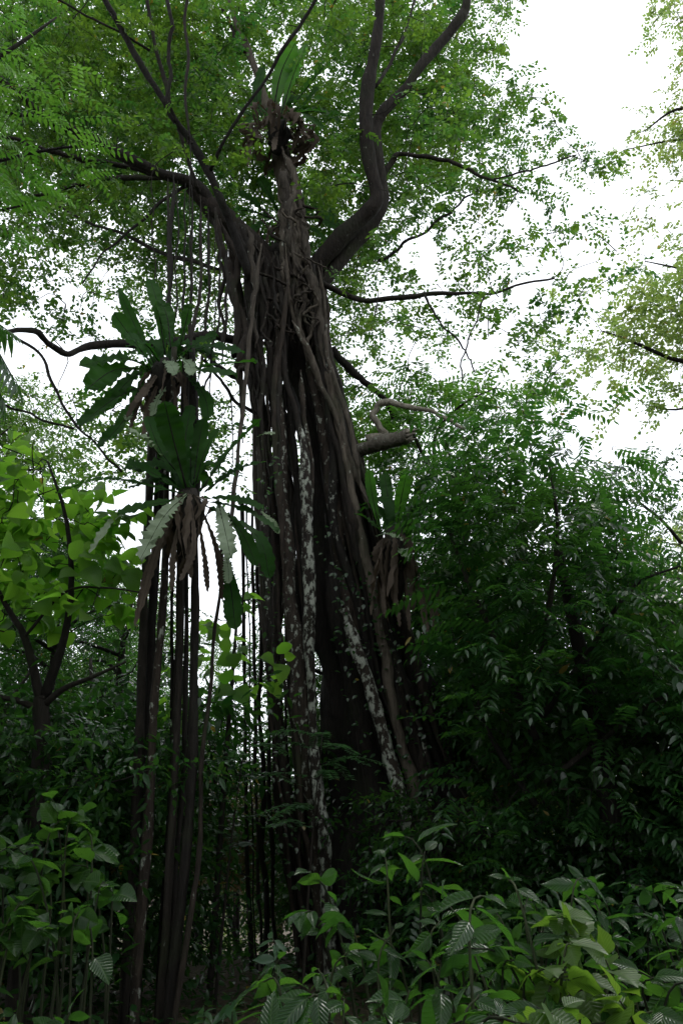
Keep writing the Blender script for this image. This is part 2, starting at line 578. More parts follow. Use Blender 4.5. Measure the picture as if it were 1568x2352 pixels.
SPRAYS = {k: [spray(k, np.random.default_rng(100 + i)) for i in range(14)] for k in ('fig', 'pinn', 'shoot', 'whorl')}

def place_sprays(centres, kind, leaf, spread, r_, outward=None, tilt=.25):
    Bs, As, Ns, Ss = [], [], [], []
    for i, c in enumerate(centres):
        B, A, N, S = SPRAYS[kind][r_.integers(0, 14)]
        yaw = r_.uniform(0, 2 * math.pi)
        if outward is not None and r_.random() < .75:
            dv = c - outward
            yaw = math.atan2(dv[1], dv[0]) + r_.normal(0, .6)
        Rm = np.array(Matrix.Rotation(yaw, 3, 'Z') @ Matrix.Rotation(r_.normal(0, tilt), 3, 'Y') @ Matrix.Rotation(r_.normal(0, tilt), 3, 'X'))
        sc = spread * r_.uniform(.8, 1.25)
        Bs.append(B * sc @ Rm.T + c); As.append(A @ Rm.T); Ns.append(N @ Rm.T); Ss.append(S * leaf)
    if not Bs:
        return [np.zeros((0, 3))] * 3 + [np.zeros(0)]
    return [np.vstack(Bs), np.vstack(As), np.vstack(Ns), np.concatenate(Ss)]

LPS = {k: np.mean([len(s[0]) for s in SPRAYS[k]]) for k in SPRAYS}

def map_centres(rows, x0, y0, cell, depths, kind, leaf, aspect, r_, near=None, gain=1.0, zmin=.3, cluster=1, csig=.3):
    """cover digits -> spray centres.  depths = (lo, hi)"""
    C = []
    for j, row in enumerate(rows):
        for i, ch in enumerate(row):
            if ch in ' .0':
                continue
            cov = min(.985, int(ch) / 9.0 * .985)
            od = -math.log(1 - cov) * (gain if cluster == 1 else np.interp(int(ch), [1, 5, 8], [.6 * gain, .6 * gain, gain]))
            px, py = x0 + cell * (i + .5), y0 + cell * (j + .5)
            pm = P(px, py, .5 * (depths[0] + depths[1]))
            if pm[2] < zmin:
                continue
            lpx = (leaf * F / depth(pm)) ** 2 * aspect * .58 * .72
            n = od * cell * cell / lpx / LPS[kind]
            n /= cluster
            n = int(n) + (r_.random() < n % 1)
            for _ in range(n):
                lo, hi = depths
                if near is not None and r_.random() < near[2]:
                    lo, hi = near[0], near[1]
                q = P(px + r_.uniform(-.5, .5) * cell, py + r_.uniform(-.5, .5) * cell, r_.uniform(lo, hi))
                if cluster > 1:
                    for _k in range(cluster):
                        C.append(q + r_.normal(0, 1, 3) * csig * np.array([1.15, 1.15, .6]))
                elif q[2] > zmin:
                    C.append(q)
    return C

def connect(centres, nodes, r0=.004, k=.0035, rmax=.02, reach=3.5):
    """thin twigs: each spray hangs on the nearest limb point or earlier spray"""
    nodes = [np.asarray(n) for n in nodes]
    C = np.array(centres)
    if len(C) == 0 or len(nodes) == 0:
        return None
    lim = np.array(nodes)
    d0 = np.array([np.min(np.linalg.norm(lim - c, axis=1)) for c in C])
    order = np.argsort(d0)
    pts = np.vstack([lim, C[order]])
    nl = len(lim)
    out = []
    for q, i in enumerate(order):
        avail = pts[:nl + q]
        dd = np.linalg.norm(avail - C[i], axis=1)
        b = int(np.argmin(dd))
        L = dd[b]
        a = avail[b]
        m1 = a + (C[i] - a) * .33 + np.array([0, 0, .06 * L]) + rng.normal(0, .085 * L, 3)
        m2 = a + (C[i] - a) * .68 + np.array([0, 0, .05 * L]) + rng.normal(0, .085 * L, 3)
        n_ = 5 if L < .7 else 9
        path = catmull([a, m1, m2, C[i]], n_)
        ra = min(rmax, r0 + k * L * 2.2)
        out.append(tube_arrays(path, np.linspace(ra, r0 * .7, n_), 4))
    return join_arrays(out)

# ------------------------------------------------------------------ the giant strangler fig
base_pt = P(985, 2230, 12.0)
FIG = thing('fig_tree', 'giant old fig tree with a leaning trunk wrapped in hanging roots', 'tree', (base_pt[0], 12.0, gz(base_pt[0], 12.0)))
limb_nodes = []

def px_tube(name, pts, w0, w1, Y0, Y1, mat, parent, seg=8, n=None, wob=0.0, lichen=0.0, flute=0.0, nfl=5, mid=None, seed=None, jit=.03, widths=None, ground=False, nodes=None):
    n = n or max(8, len(pts) * 5)
    sd = seed if seed is not None else int(rng.integers(0, 1 << 30))
    path = px_path(pts, Y0, Y1, n, wob, sd)
    if ground:                              # run the foot into the soil
        e = path[-1].copy()
        g = gz(e[0], e[1])
        if e[2] > g - .1:
            d = path[-1] - path[-4]
            d = d / max(-d[2], .05)
            m_ = 6
            ext = [e + d * (e[2] - g + .15) * (i + 1) / m_ for i in range(m_)]
            path = np.vstack([path, ext])
            n = len(path)
    if widths is not None:
        w = np.interp(np.linspace(0, 1, n), np.linspace(0, 1, len(widths)), widths)
    else:
        w = np.linspace(w0, w1, n)
    if name == 'aerial_root' and not ground:      # free or grown-in ends run out thin
        tt_ = np.linspace(0, 1, n)
        w = w * np.clip((1 - tt_) / .22, .16, 1) * np.clip(tt_ / .10, .35, 1)
    sw = np.linspace(0, 1, n) * n * .25
    w = w * (1 + .10 * np.sin(sw + sd % 7) + .07 * np.sin(2.7 * sw + sd % 11))
    rad = np.array([w[i] / 2 * depth(path[i]) / F for i in range(n)])
    V_, F_ = tube_arrays(path, rad, seg, flute, nfl, jit, sd)
    o = build(name, V_, F_, mat, parent, props={'lichen': float(lichen)})
    if nodes is not None:
        nodes.extend(path[::2])
    return o

# core of the trunk: fluted, fused mass
px_tube('trunk', [(955, 2230), (930, 1950), (885, 1700), (835, 1500), (795, 1300), (765, 1100), (712, 900), (672, 760), (650, 660), (640, 590)],
        0, 0, 12.2, 12.1, M['bark_dark'], FIG, seg=40, n=60, flute=.16, nfl=7, widths=[400, 320, 260, 215, 145, 84, 92, 120, 135, 110], jit=.02, wob=.04)

# the pale, lichen-crusted roots that stand in front
def root(pts, w0, w1, Y0, Y1, li, mat='bark', ground=True, wob=.02, seg=10, widths=None, flute=.13):
    return px_tube('aerial_root', pts, w0, w1, Y0, Y1, M[mat], FIG, seg=seg, lichen=li, ground=ground, wob=wob, flute=flute, nfl=2, n=max(20, len(pts) * 8), widths=widths, jit=.06)

root([(648, 690), (650, 790), (662, 890), (690, 990), (704, 1085), (706, 1180)], 9, 22, 11.25, 11.15, .25, 'bark', ground=False)
root([(686, 975), (703, 1080), (705, 1250), (712, 1400), (712, 1550), (720, 1700), (735, 1850), (748, 2000), (762, 2230)], 0, 0, 11.15, 10.9, .97, 'bark', widths=[8, 26, 27, 24, 22, 27, 28, 30, 34])
root([(640, 740), (640, 900), (648, 1100), (662, 1300), (680, 1480), (698, 1650), (712, 1800), (735, 2000), (745, 2250)], 0, 0, 11.3, 11.1, .68, 'bark', widths=[22, 28, 28, 32, 40, 42, 36, 40, 46])
root([(790, 1400), (825, 1510), (870, 1650), (910, 1800), (945, 1930), (975, 2030), (1010, 2180)], 0, 0, 11.2, 10.8, .98, 'bark', widths=[22, 26, 30, 34, 38, 40, 44])
root([(700, 760), (725, 900), (745, 1020), (768, 1150), (786, 1290), (800, 1410), (850, 1540), (905, 1660)], 0, 0, 11.6, 11.5, .55, 'bark', ground=False, widths=[18, 24, 28, 32, 30, 34, 30, 24])
root([(600, 560), (588, 660), (575, 760), (562, 900), (545, 1060), (532, 1180), (520, 1330)], 9, 10, 10.6, 10.2, .35, 'bark_pale', ground=False)
root([(660, 640), (650, 760), (634, 860), (634, 1000), (645, 1180), (652, 1330)], 12, 20, 11.2, 11.1, .35, 'bark', ground=False)
root([(655, 560), (668, 700), (700, 790), (735, 880), (765, 980)], 10, 18, 11.3, 11.5, .3, 'bark_pale', ground=False)
root([(668, 735), (690, 770), (712, 815), (745, 900), (790, 1010), (832, 1130), (870, 1240)], 9, 16, 11.1, 11.4, .5, 'bark_pale', ground=False)
root([(690, 850), (698, 960), (715, 1060), (716, 1180)], 10, 14, 11.3, 11.2, .6, 'bark', ground=False)
# pale sinewy leader above the fork, up to the top fern and beyond
px_tube('trunk_leader', [(700, 790), (698, 700), (690, 620), (680, 520), (662, 420), (642, 345), (622, 275), (600, 200), (568, 110), (535, 20), (500, -90)], 0, 0, 11.9, 12.6, M['bark_pale'], FIG, seg=16, n=48, flute=.14, nfl=4, widths=[60, 58, 54, 50, 44, 36, 24, 17, 15, 13, 10], lichen=.2, nodes=limb_nodes, wob=.03)
px_tube('trunk_leader', [(640, 760), (630, 660), (600, 590), (545, 530), (490, 480), (440, 430)], 0, 0, 12.0, 11.2, M['bark'], FIG, seg=16, n=36, flute=.12, nfl=5, widths=[90, 78, 64, 50, 40, 30], lichen=.15, nodes=limb_nodes, wob=.03)
root([(672, 395), (690, 470), (694, 560), (706, 640), (715, 720), (722, 800)], 16, 24, 11.7, 11.6, .3, 'bark_pale', ground=False)
root([(650, 395), (648, 460), (664, 540), (660, 620), (668, 700)], 13, 18, 11.7, 11.5, .2, 'bark_pale', ground=False)
root([(668, 430), (690, 470), (687, 520), (704, 575), (700, 630)], 8, 10, 11.5, 11.5, .1, 'bark_pale', ground=False)

# the dense bundle, left pillar and right leaning flank
Lb = [(520, 560), (545, 700), (565, 850), (585, 1000), (600, 1200), (612, 1500), (640, 1800), (665, 2000), (690, 2250)]
Lr = [(690, 560), (668, 700), (660, 850), (672, 1000), (690, 1200), (700, 1500), (715, 1800), (740, 2000), (765, 2250)]
Rl = [(690, 600), (708, 720), (722, 850), (742, 1000), (765, 1200), (805, 1400), (850, 1650), (905, 1850), (970, 2150)]
Rr = [(738, 600), (744, 720), (768, 850), (812, 1020), (856, 1180), (905, 1370), (965, 1560), (1025, 1760), (1120, 2150)]
r_ = np.random.default_rng(21)
for q in range(24):
    tt = (q + r_.uniform(.1, .9)) / 24
    st = r_.integers(0, 4); en = 9 if r_.random() < .62 else r_.integers(st + 3, 9)
    pts = []
    off = r_.normal(0, .05)
    for (a, b) in list(zip(Lb, Lr))[st:en]:
        off += r_.normal(0, .05)
        s = min(1, max(0, tt + off))
        pts.append((a[0] + (b[0] - a[0]) * s, a[1] + r_.uniform(-10, 10)))
    w = r_.choice([7, 10, 14, 20, 26], p=[.25, .25, .25, .15, .1])
    y = r_.uniform(11.2, 12.3)
    root(pts, w * .7, w * 1.15, y, y - r_.uniform(0, .4), r_.choice([.0, .15, .3, .5]), r_.choice(['bark', 'bark_dark', 'bark']), ground=(en == 9), wob=.05, seg=8)
for q in range(26):
    tt = (q + r_.uniform(.1, .9)) / 26
    st = r_.integers(0, 5); en = 9 if r_.random() < .6 else r_.integers(st + 3, 9)
    pts = []
    off = r_.normal(0, .06)
    for (a, b) in list(zip(Rl, Rr))[st:en]:
        off += r_.normal(0, .06)
        s = min(1, max(0, tt + off))
        pts.append((a[0] + (b[0] - a[0]) * s, a[1] + (b[1] - a[1]) * s + r_.uniform(-10, 10)))
    w = r_.choice([8, 11, 15, 22, 28], p=[.2, .25, .25, .18, .12])
    y = r_.uniform(11.3, 12.1)
    root(pts, w * .7, w * 1.2, y, y - r_.uniform(0, .25), r_.choice([.0, .15, .35, .5]), r_.choice(['bark', 'bark_dark', 'bark', 'bark_pale'], p=[.45, .3, .15, .1]), ground=(en == 9), wob=.05, seg=8)
# short cross-grown roots that lace the upper trunk
for q in range(30):
    cx, cy = r_.uniform(560, 725), r_.uniform(470, 800)
    ln = r_.uniform(40, 110); an = r_.uniform(.85, 1.5) * r_.choice([-1, 1])
    dx, dy = math.cos(an) * ln / 2, abs(math.sin(an)) * ln / 2
    k = r_.uniform(-22, 22)
    root([(cx - dx, cy - dy), (cx - dx * .4 + k, cy - dy * .3), (cx + dx * .4 - k, cy + dy * .3), (cx + dx, cy + dy)], r_.uniform(4, 7), r_.uniform(5, 9), r_.uniform(11.0, 11.6), r_.uniform(11.1, 11.6), .1, r_.choice(['bark', 'bark_pale']), ground=False, wob=.03, seg=6)

# sinews running down both leaders and out of the crotch
for q in range(16):
    f = r_.uniform(0, 1)
    x0, y0 = 470 + 170 * f, 455 + 135 * f + r_.uniform(-15, 15)
    n_ = r_.integers(3, 7)
    xe = 545 + 110 * f + r_.normal(0, 12)
    pts = [(x0 + (xe - x0) * (i / n_) ** .6 + r_.normal(0, 5), y0 + i * r_.uniform(75, 110)) for i in range(n_ + 1)]
    w = r_.choice([6, 9, 13, 17])
    root(pts, w, w * r_.uniform(.8, 1.2), r_.uniform(11.0, 11.6), r_.uniform(11.0, 11.6), r_.choice([0, .2, .4]), r_.choice(['bark', 'bark_dark', 'bark_pale'], p=[.5, .35, .15]), ground=False, wob=.05, seg=8)
for q in range(16):
    f = r_.uniform(0, 1)
    x0 = 640 + 50 * f; y0 = r_.uniform(330, 520)
    n_ = r_.integers(3, 6)
    pts = [(x0 + (20 * i) * (.5 + f * .6) * .6 + r_.normal(0, 7), y0 + i * 75) for i in range(n_ + 1)]
    w = r_.choice([7, 10, 14, 18])
    root(pts, w, w * r_.uniform(.9, 1.3), r_.uniform(11.35, 11.7), r_.uniform(11.2, 11.6), r_.choice([0, .25, .5]), r_.choice(['bark', 'bark_pale'], p=[.3, .7]), ground=False, wob=.05, seg=8)

# limbs
LIMB_PX = []
def limb(pts, w0, w1, Y0, Y1, mat='bark_dark', lichen=.1, wob=.03, seg=8):
    m_ = len(pts)
    for i in range(m_ - 1):
        for f in np.linspace(0, 1, 5):
            LIMB_PX.append((pts[i][0] + (pts[i + 1][0] - pts[i][0]) * f, pts[i][1] + (pts[i + 1][1] - pts[i][1]) * f, Y0 + (Y1 - Y0) * i / (m_ - 1), w0))
    return px_tube('limb', pts, w0, w1, Y0, Y1, M[mat], FIG, seg=seg, n=max(14, len(pts) * 5), lichen=lichen, wob=wob, nodes=limb_nodes, jit=.04)

limb([(500, 500), (460, 435), (365, 395), (270, 350), (165, 300), (120, 275), (75, 245), (30, 205), (-40, 150), (-200, 60)], 32, 10, 11.4, 9.4)
limb([(120, 275), (60, 265), (0, 255), (-90, 250), (-220, 215)], 11, 7, 10.0, 9.3)
limb([(390, 405), (300, 385), (200, 367), (145, 355), (90, 340), (30, 318), (-80, 300)], 16, 7, 11.2, 10.6)
limb([(410, 410), (300, 408), (225, 415), (165, 428), (100, 447), (40, 452)], 14, 6, 11.6, 11.9)
limb([(440, 420), (400, 442), (350, 485), (280, 545), (235, 587), (190, 650)], 9, 4, 11.2, 10.6)
limb([(500, 620), (440, 600), (385, 585), (300, 545), (225, 520), (175, 495), (125, 470)], 11, 5, 11.6, 12.2)
limb([(575, 640), (555, 580), (530, 515), (510, 470), (480, 395), (440, 325), (400, 275), (365, 215), (320, 140), (280, 65), (240, 0), (190, -90)], 22, 11, 11.1, 9.2, lichen=.3)
limb([(455, 440), (450, 425), (425, 340), (400, 275), (385, 210), (355, 100), (340, 0), (325, -90)], 11, 8, 11.0, 9.6)
limb([(398, 280), (387, 210), (392, 100), (390, 0), (392, -90)], 9, 8, 9.9, 9.3)
limb([(440, 330), (431, 300), (429, 150), (428, 0), (428, -80)], 8, 6, 9.9, 9.1)
limb([(483, 400), (485, 390), (500, 350), (540, 285), (600, 195), (660, 100), (725, 0), (780, -85)], 9, 8, 10.6, 9.0)
limb([(345, 115), (275, 75), (190, 30), (135, 0), (60, -40)], 6, 4, 9.8, 9.0)
limb([(690, 640), (730, 605), (784, 545), (834, 495), (864, 455), (850, 380), (842, 300), (844, 200), (855, 140), (869, 60), (874, 0), (880, -120)], 42, 22, 11.8, 10.8, 'bark', .25, seg=12)
limb([(700, 700), (740, 655), (814, 560), (866, 500), (880, 450), (868, 375), (861, 300), (884, 255), (929, 205), (979, 135), (1034, 70), (1062, 30), (1072, 0), (1080, -90)], 32, 20, 12.0, 11.4, 'bark_dark', .3, seg=12)
limb([(876, 410), (904, 362), (939, 355), (1009, 365), (1064, 385), (1134, 415), (1190, 440)], 15, 5, 11.9, 11.6)
limb([(1134, 412), (1199, 395), (1259, 378), (1320, 355)], 5, 3, 11.6, 11.4)
limb([(870, 600), (930, 560), (984, 525), (1034, 485), (1084, 445)], 9, 4, 12.5, 12.3)
limb([(735, 650), (784, 672), (849, 690), (934, 683), (994, 673), (1064, 675), (1124, 673), (1190, 655), (1270, 640)], 16, 4, 11.8, 11.2)
limb([(974, 680), (1009, 738), (1059, 793), (1090, 850)], 6, 3, 11.5, 11.3)
limb([(1110, 674), (1099, 718), (1079, 773), (1061, 823), (1059, 878)], 5, 3, 11.3, 11.2)
limb([(760, 800), (814, 858), (849, 888), (879, 913), (905, 960)], 18, 11, 12.3, 12.5)
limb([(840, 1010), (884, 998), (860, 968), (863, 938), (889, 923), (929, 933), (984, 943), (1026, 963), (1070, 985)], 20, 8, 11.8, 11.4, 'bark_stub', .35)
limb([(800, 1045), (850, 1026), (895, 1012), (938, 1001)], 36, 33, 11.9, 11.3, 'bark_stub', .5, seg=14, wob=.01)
e0, e1 = P(932, 1003, 11.32), P(960, 994, 11.22)
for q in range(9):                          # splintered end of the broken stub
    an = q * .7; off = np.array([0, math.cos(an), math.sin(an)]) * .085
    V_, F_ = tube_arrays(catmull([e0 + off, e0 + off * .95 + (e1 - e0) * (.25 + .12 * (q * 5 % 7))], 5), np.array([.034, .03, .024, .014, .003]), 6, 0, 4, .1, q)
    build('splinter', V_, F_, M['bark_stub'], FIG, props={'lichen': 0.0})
limb([(600, 790), (540, 782), (470, 770), (380, 790), (265, 790), (200, 798), (155, 813), (115, 788), (90, 764), (45, 760), (0, 763), (-80, 740)], 24, 9, 11.6, 8.6, lichen=.3)
limb([(20, 764), (37, 773), (85, 808), (115, 868), (150, 928), (180, 988), (215, 1013), (255, 1058), (280, 1083)], 8, 5, 8.7, 8.6)
limb([(-60, 905), (0, 928), (55, 945), (115, 970), (175, 985)], 5, 6, 8.5, 8.6)
limb([(560, 120), (520, 40), (500, -60)], 9, 7, 12.4, 12.8)
limb([(860, 200), (905, 130), (940, 40), (970, -40)], 8, 5, 11.3, 12.0)
limb([(560, 880), (500, 840), (470, 800)], 14, 10, 11.8, 9.4)
limb([(585, 950), (540, 920), (505, 870), (470, 830)], 9, 7, 11.6, 9.2)

# left curtain: roots that drop from the left limb to the soil, ferns sit among them
Lc = [
    ([(400, 800), (388, 1000), (378, 1310), (360, 1560), (345, 1800), (325, 2100), (306, 2352)], 12, 26, 8.7, 8.55, .62, 'bark'),
    ([(360, 820), (345, 1100), (332, 1350), (325, 1600), (310, 1900), (283, 2352)], 14, 28, 8.9, 8.8, .1, 'bark_dark'),
    ([(372, 820), (362, 1100), (352, 1350), (345, 1560), (330, 1800), (300, 2352)], 12, 24, 9.0, 8.9, .1, 'bark_dark'),
    ([(425, 800), (420, 1000), (415, 1250), (410, 1600), (395, 1900), (366, 2352)], 12, 20, 8.8, 8.6, .15, 'bark_dark'),
    ([(440, 790), (448, 1000), (447, 1250), (447, 1500), (440, 1800), (418, 2050), (388, 2352)], 14, 28, 8.7, 8.5, .12, 'bark_dark'),
    ([(432, 800), (432, 1100), (428, 1400), (424, 1700), (402, 2050), (380, 2352)], 9, 13, 8.9, 8.8, .1, 'bark_dark'),
    ([(514, 1230), (510, 1300), (503, 1390), (484, 1550), (470, 1700), (458, 1900), (448, 2060)], 7, 12, 8.7, 8.5, .3, 'bark'),
    ([(395, 820), (398, 1100), (396, 1400), (392, 1800), (360, 2352)], 8, 12, 9.1, 9.0, .0, 'bark_dark'),
]
rl = np.random.default_rng(88)
for q in range(9):
    x0 = rl.uniform(335, 470); x1 = 784 + (x0 - 784) * 1.16 + rl.normal(0, 8)
    y0 = rl.uniform(860, 1180)
    ye = rl.choice([1500, 1750, 2352, 2352])
    xm = x0 + (x1 - x0) * (ye - y0) / 1400
    Lc.append(([(x0, y0), (x0 + (xm - x0) * .4 + rl.normal(0, 4), y0 + (ye - y0) * .4), (xm, ye)], rl.uniform(4, 10), rl.uniform(5, 12), 9.1, 9.0, .1, 'bark_dark'))
for pts, w0, w1, a, b, li, mt in Lc:
    root(pts, w0, w1, a, b, li, mt, wob=.008)
# straight thin strings above the curtain and far thin ones behind
for pts, w, y in [
    ([(442, 425), (440, 600), (436, 800), (430, 900)], 8, 9.6), ([(398, 400), (393, 560), (390, 680), (385, 800)], 10, 9.8), ([(386, 410), (388, 600), (392, 800)], 7, 10.2),
    ([(425, 420), (424, 620), (418, 790)], 6, 9.6), ([(460, 450), (462, 640), (450, 720), (438, 800)], 9, 10.2), ([(350, 400), (352, 520), (356, 700)], 3, 10.4),
    ([(478, 480), (480, 640), (470, 780), (452, 900)], 9, 10.6), ([(500, 520), (505, 680), (490, 800), (470, 900), (452, 1010)], 5, 9.2), ([(520, 560), (520, 700), (505, 860)], 8, 10.6),
    ([(492, 500), (494, 700), (480, 900), (470, 1010)], 3, 9.0), ([(410, 415), (407, 560), (404, 700), (402, 800)], 4, 9.4), ([(438, 300), (436, 480), (434, 620)], 3, 9.6),
]:
    root(pts, w * .8, w, y, y - .3, .15, 'bark_dark', ground=False, seg=6)
for x0, x1, w, y in [(556, 566, 9, 12.6), (578, 590, 7, 12.9), (592, 604, 10, 13.0), (604, 622, 8, 12.7), (566, 578, 4, 12.4), (790, 800, 8, 13.2), (812, 842, 12, 13.1), (770, 780, 9, 12.9)]:
    root([(x0, 1150), ((x0 + x1) / 2, 1500), (x1, 1900), (x1 + 12, 2230)], w, w * 1.1, y, y, .1, 'bark_dark', seg=6)

# crown of the fig: cover digits on a 49-pixel grid, from 12 rows above the frame and 6 columns left of it
FIGMAP = [
    "888888" "99999999999988999998998632000000",
    "888888" "99999999999978999999986531000000",
    "888888" "99999999999978999999986521000000",
    "888888" "99999999999988999999987642001100",
    "888888" "99999999999988999999988753002200",
    "888888" "99999999999988899999988865003200",
    "788888" "99999999999988899999988876311100",
    "788888" "99999999999988899999988867421000",
    "788888" "99999999999999999988987657432000",
    "678888" "98999998999999999987888556433000",
    "567788" "97899899899999999976675436321000",
    "456678" "82227888888999999865433113000000",
    "345567" "72227788877899999864332225300000",
    "234456" "85456777677899998876666755310000",
    "223345" "87746656566799998776666644100000",
    "221111" "44436545556788887554545444100000",
    "111111" "11134444456777775434334533100000",
    "111111" "00124433466777766544344544100000",
    "111111" "01135543345666677655344544110000",
    "111111" "02346554456666778877656643100000",
    "221111" "13457765566666788887766520000000",
    "223344" "45677766666666788888764200000000",
]
above = ["66666677777777777777777777766544332211"[:38] for _ in range(6)] + ["55555566666666666666666665554433221100"[:38] for _ in range(5)]
rf = np.random.default_rng(5)
C1 = map_centres(FIGMAP, -294, 0, 49, (11.6, 16.5), 'fig', .098, .62, rf, near=(9.4, 11.4, .10), gain=1.75, cluster=5, csig=.33)
LP = np.array(LIMB_PX)
def clear_of_trunk(q):
    u, v, d = project(q)
    u, v = u[0], v[0]
    near_ = np.hypot(LP[:, 0] - u, LP[:, 1] - v) < 20 + LP[:, 3]
    hit = near_ & (LP[:, 2] + .55 > q[1])
    if hit.any() and rf.random() < (.97 if LP[hit, 3].max() >= 30 else .72):
        return False
    if 560 < u < 800 and 70 < v < 320 and q[1] < 13.3 or 835 < u < 1035 and 905 < v < 1040 and q[1] < 12.3:
        return rf.random() < .08
    if v < 300 or q[1] > 12.6:
        return True
    xl = np.interp(v, [300, 420, 560, 700, 1200], [585, 560, 490, 500, 560]); xr = np.interp(v, [300, 560, 720, 1020, 1200], [730, 745, 770, 850, 900])
    return not (xl < u < xr)
C1 = [q for q in C1 if clear_of_trunk(q)]
C2 = map_centres(above, -294, -11 * 49, 49, (9.5, 15.5), 'fig', .112, .62, rf, gain=.9, cluster=4)
tw = connect(C1 + C2, limb_nodes, .0045, .003, .022)
build('twigs', tw[0], tw[1], M['bark_dark'], FIG, kind='stuff', props={'lichen': 0.0})
L = place_sprays(C1 + C2, 'fig', .098, 1.0, rf)
foliage(FIG, L, T_SMALL, M['fig_leaf'], stuff_name='crown')
print('fig leaves', len(L[0]))

# ------------------------------------------------------------------ bird's nest ferns
def frond_arrays(b, m_, t_, width, lobed=.16, n=28, cup=.18, tw=0.0, seed=0):
    r2 = np.random.default_rng(seed)
    path = catmull([b, m_, t_], n + 1)
    tang = unit(np.gradient(path, axis=0))
    up = np.array([0, -.75, .66])
    V_, F_, U_ = [], [], []
    for i in range(n + 1):
        s = i / n
        w = width / 2 * min(1, .22 + 1.25 * s) * (1 if s < .62 else math.sqrt(max(0, 1 - ((s - .62) / .385) ** 3.2)))
        if i == n:
            w = width * .02
        wl = w * (1 - (lobed * r2.uniform(.5, 1.3) if i % 2 else 0))
        wr = w * (1 - (lobed * r2.uniform(.5, 1.3) if i % 2 == 0 else 0))
        sd = np.cross(tang[i], up)
        if np.linalg.norm(sd) < .15:
            sd = np.array([1.0, 0, 0])
        sd = unit(sd)
        if i and np.dot(sd, prev) < 0:
            sd = -sd
        prev = sd
        nr = np.cross(sd, tang[i])
        a = tw * s
        sd2 = sd * math.cos(a) + nr * math.sin(a); nr2 = nr * math.cos(a) - sd * math.sin(a)
        wav = .09 * width * r2.normal()
        V_ += [path[i] - sd2 * wl + nr2 * (cup * wl + wav), path[i], path[i] + sd2 * wr + nr2 * (cup * wr - wav)]
        U_ += [[s, 0], [s, .5], [s, 1]]
    for i in range(n):
        a, c = 3 * i, 3 * i + 3
        F_ += [[a, a + 1, c + 1, c], [a + 1, a + 2, c + 2, c + 1]]
    return np.array(V_), np.array(F_), np.array(U_)

def midrib_arrays(b, m_, t_, width):
    path = catmull([b, m_, t_], 9)
    return tube_arrays(path - np.array([0, 0, .004]), np.linspace(width * .045, width * .012, 9), 4)

def make_fern(label, Y, centre, live, pale, dead, group='ferns perched on the fig tree', ball=None, extra=8, wpx=42, seed=3, skirt=22, live_mat='frond', skirt_r=1.0):
    r2 = np.random.default_rng(seed)
    c = P(centre[0], centre[1], Y)
    T = thing('birds_nest_fern', label, 'fern', c, group)
    k = depth(c) / F
    def one(name, b, mid, tip, w, mat, lob, dy):
        p0, p1, p2 = P(*b, Y + dy * .15), P(*mid, Y + dy * .6), P(*tip, Y + dy)
        sd = int(r2.integers(0, 1 << 30))
        V_, F_, U_ = frond_arrays(p0, p1, p2, w * k, lob, seed=sd, tw=r2.normal(0, .5))
        fo = build(name, V_, F_, M[mat], T, uvs=U_)
        V2, F2 = midrib_arrays(p0, p1, p2, w * k)
        org = np.array(T.location)
        me = raw_mesh('midrib', V2 - org, F2)
        obj('midrib', me, M['bark_dark'] if mat != 'skylit_frond' else M['stem'], fo)
    for q_, (b, mid, tip, w, dy) in enumerate(live):
        one('frond', b, mid, tip, w, live_mat if q_ < 2 else 'frond', .10, dy)
    for (b, mid, tip, w, dy) in pale:
        one('skylit_frond', b, mid, tip, w, 'skylit_frond', .42, dy)
    for (b, mid, tip, w, dy) in dead:
        one('dead_frond', b, mid, tip, w * .75, 'dead_frond', .35, dy)
    # fronds of the far side of the rosette
    for q in range(extra):
        an = r2.uniform(.1, math.pi - .1)
        ln = r2.uniform(150, 210) * k
        el = r2.uniform(.5, 1.2)
        d = np.array([math.cos(an), math.sin(an), 0])
        b0 = c + d * .03
        p1 = c + d * ln * .45 * math.cos(el) + np.array([0, 0, ln * .5 * math.sin(el)])
        p2 = c + d * ln * .95 * math.cos(el * .6) + np.array([0, 0, ln * (.75 * math.sin(el) - .15)])
        V_, F_, U_ = frond_arrays(b0, p1, p2, wpx * k * r2.uniform(.8, 1.1), .10, seed=int(r2.integers(0, 1 << 30)))
        build('frond', V_, F_, M['frond'], T, uvs=U_)
    # ragged skirt of shrivelled fronds
    for q in range(skirt):
        an = r2.uniform(0, 2 * math.pi); d = np.array([math.cos(an), math.sin(an), 0])
        ln = r2.uniform(.4, 1.0) * (ball or (46, 70))[1] * k * 1.25
        rr = (ball or (46, 70))[0] * .5 * k * skirt_r
        b0 = c + d * rr * .5 + np.array([0, 0, -.03])
        p1 = c + d * rr * r2.uniform(.9, 1.7) + np.array([0, 0, -ln * r2.uniform(.3, .5)])
        p2 = c + d * rr * r2.uniform(.5, 1.6) + np.array([r2.normal(0, .08), r2.normal(0, .08), -ln])
        V_, F_, U_ = frond_arrays(b0, p1, p2, r2.uniform(9, 20) * k, .5, n=14, cup=r2.uniform(-.6, .9), tw=r2.normal(0, 1.6), seed=int(r2.integers(0, 1 << 30)))
        build('dead_frond', V_, F_, M['dead_frond'], T, uvs=U_)
    # matted root ball under the rosette
    bw, bh = ball or (46, 70)
    path = [c + np.array([0, .05, -bh * k * s]) for s in np.linspace(-.1, 1, 9)]
    rad = [bw / 2 * k * f for f in (.5, .8, 1, 1.02, .95, .85, .7, .5, .22)]
    V_, F_ = tube_arrays(np.array(path), np.array(rad), 14, .10, 5, .12, seed)
    build('root_ball', V_, F_, M['bark_dark'], T, props={'lichen': 0.0})
    return T

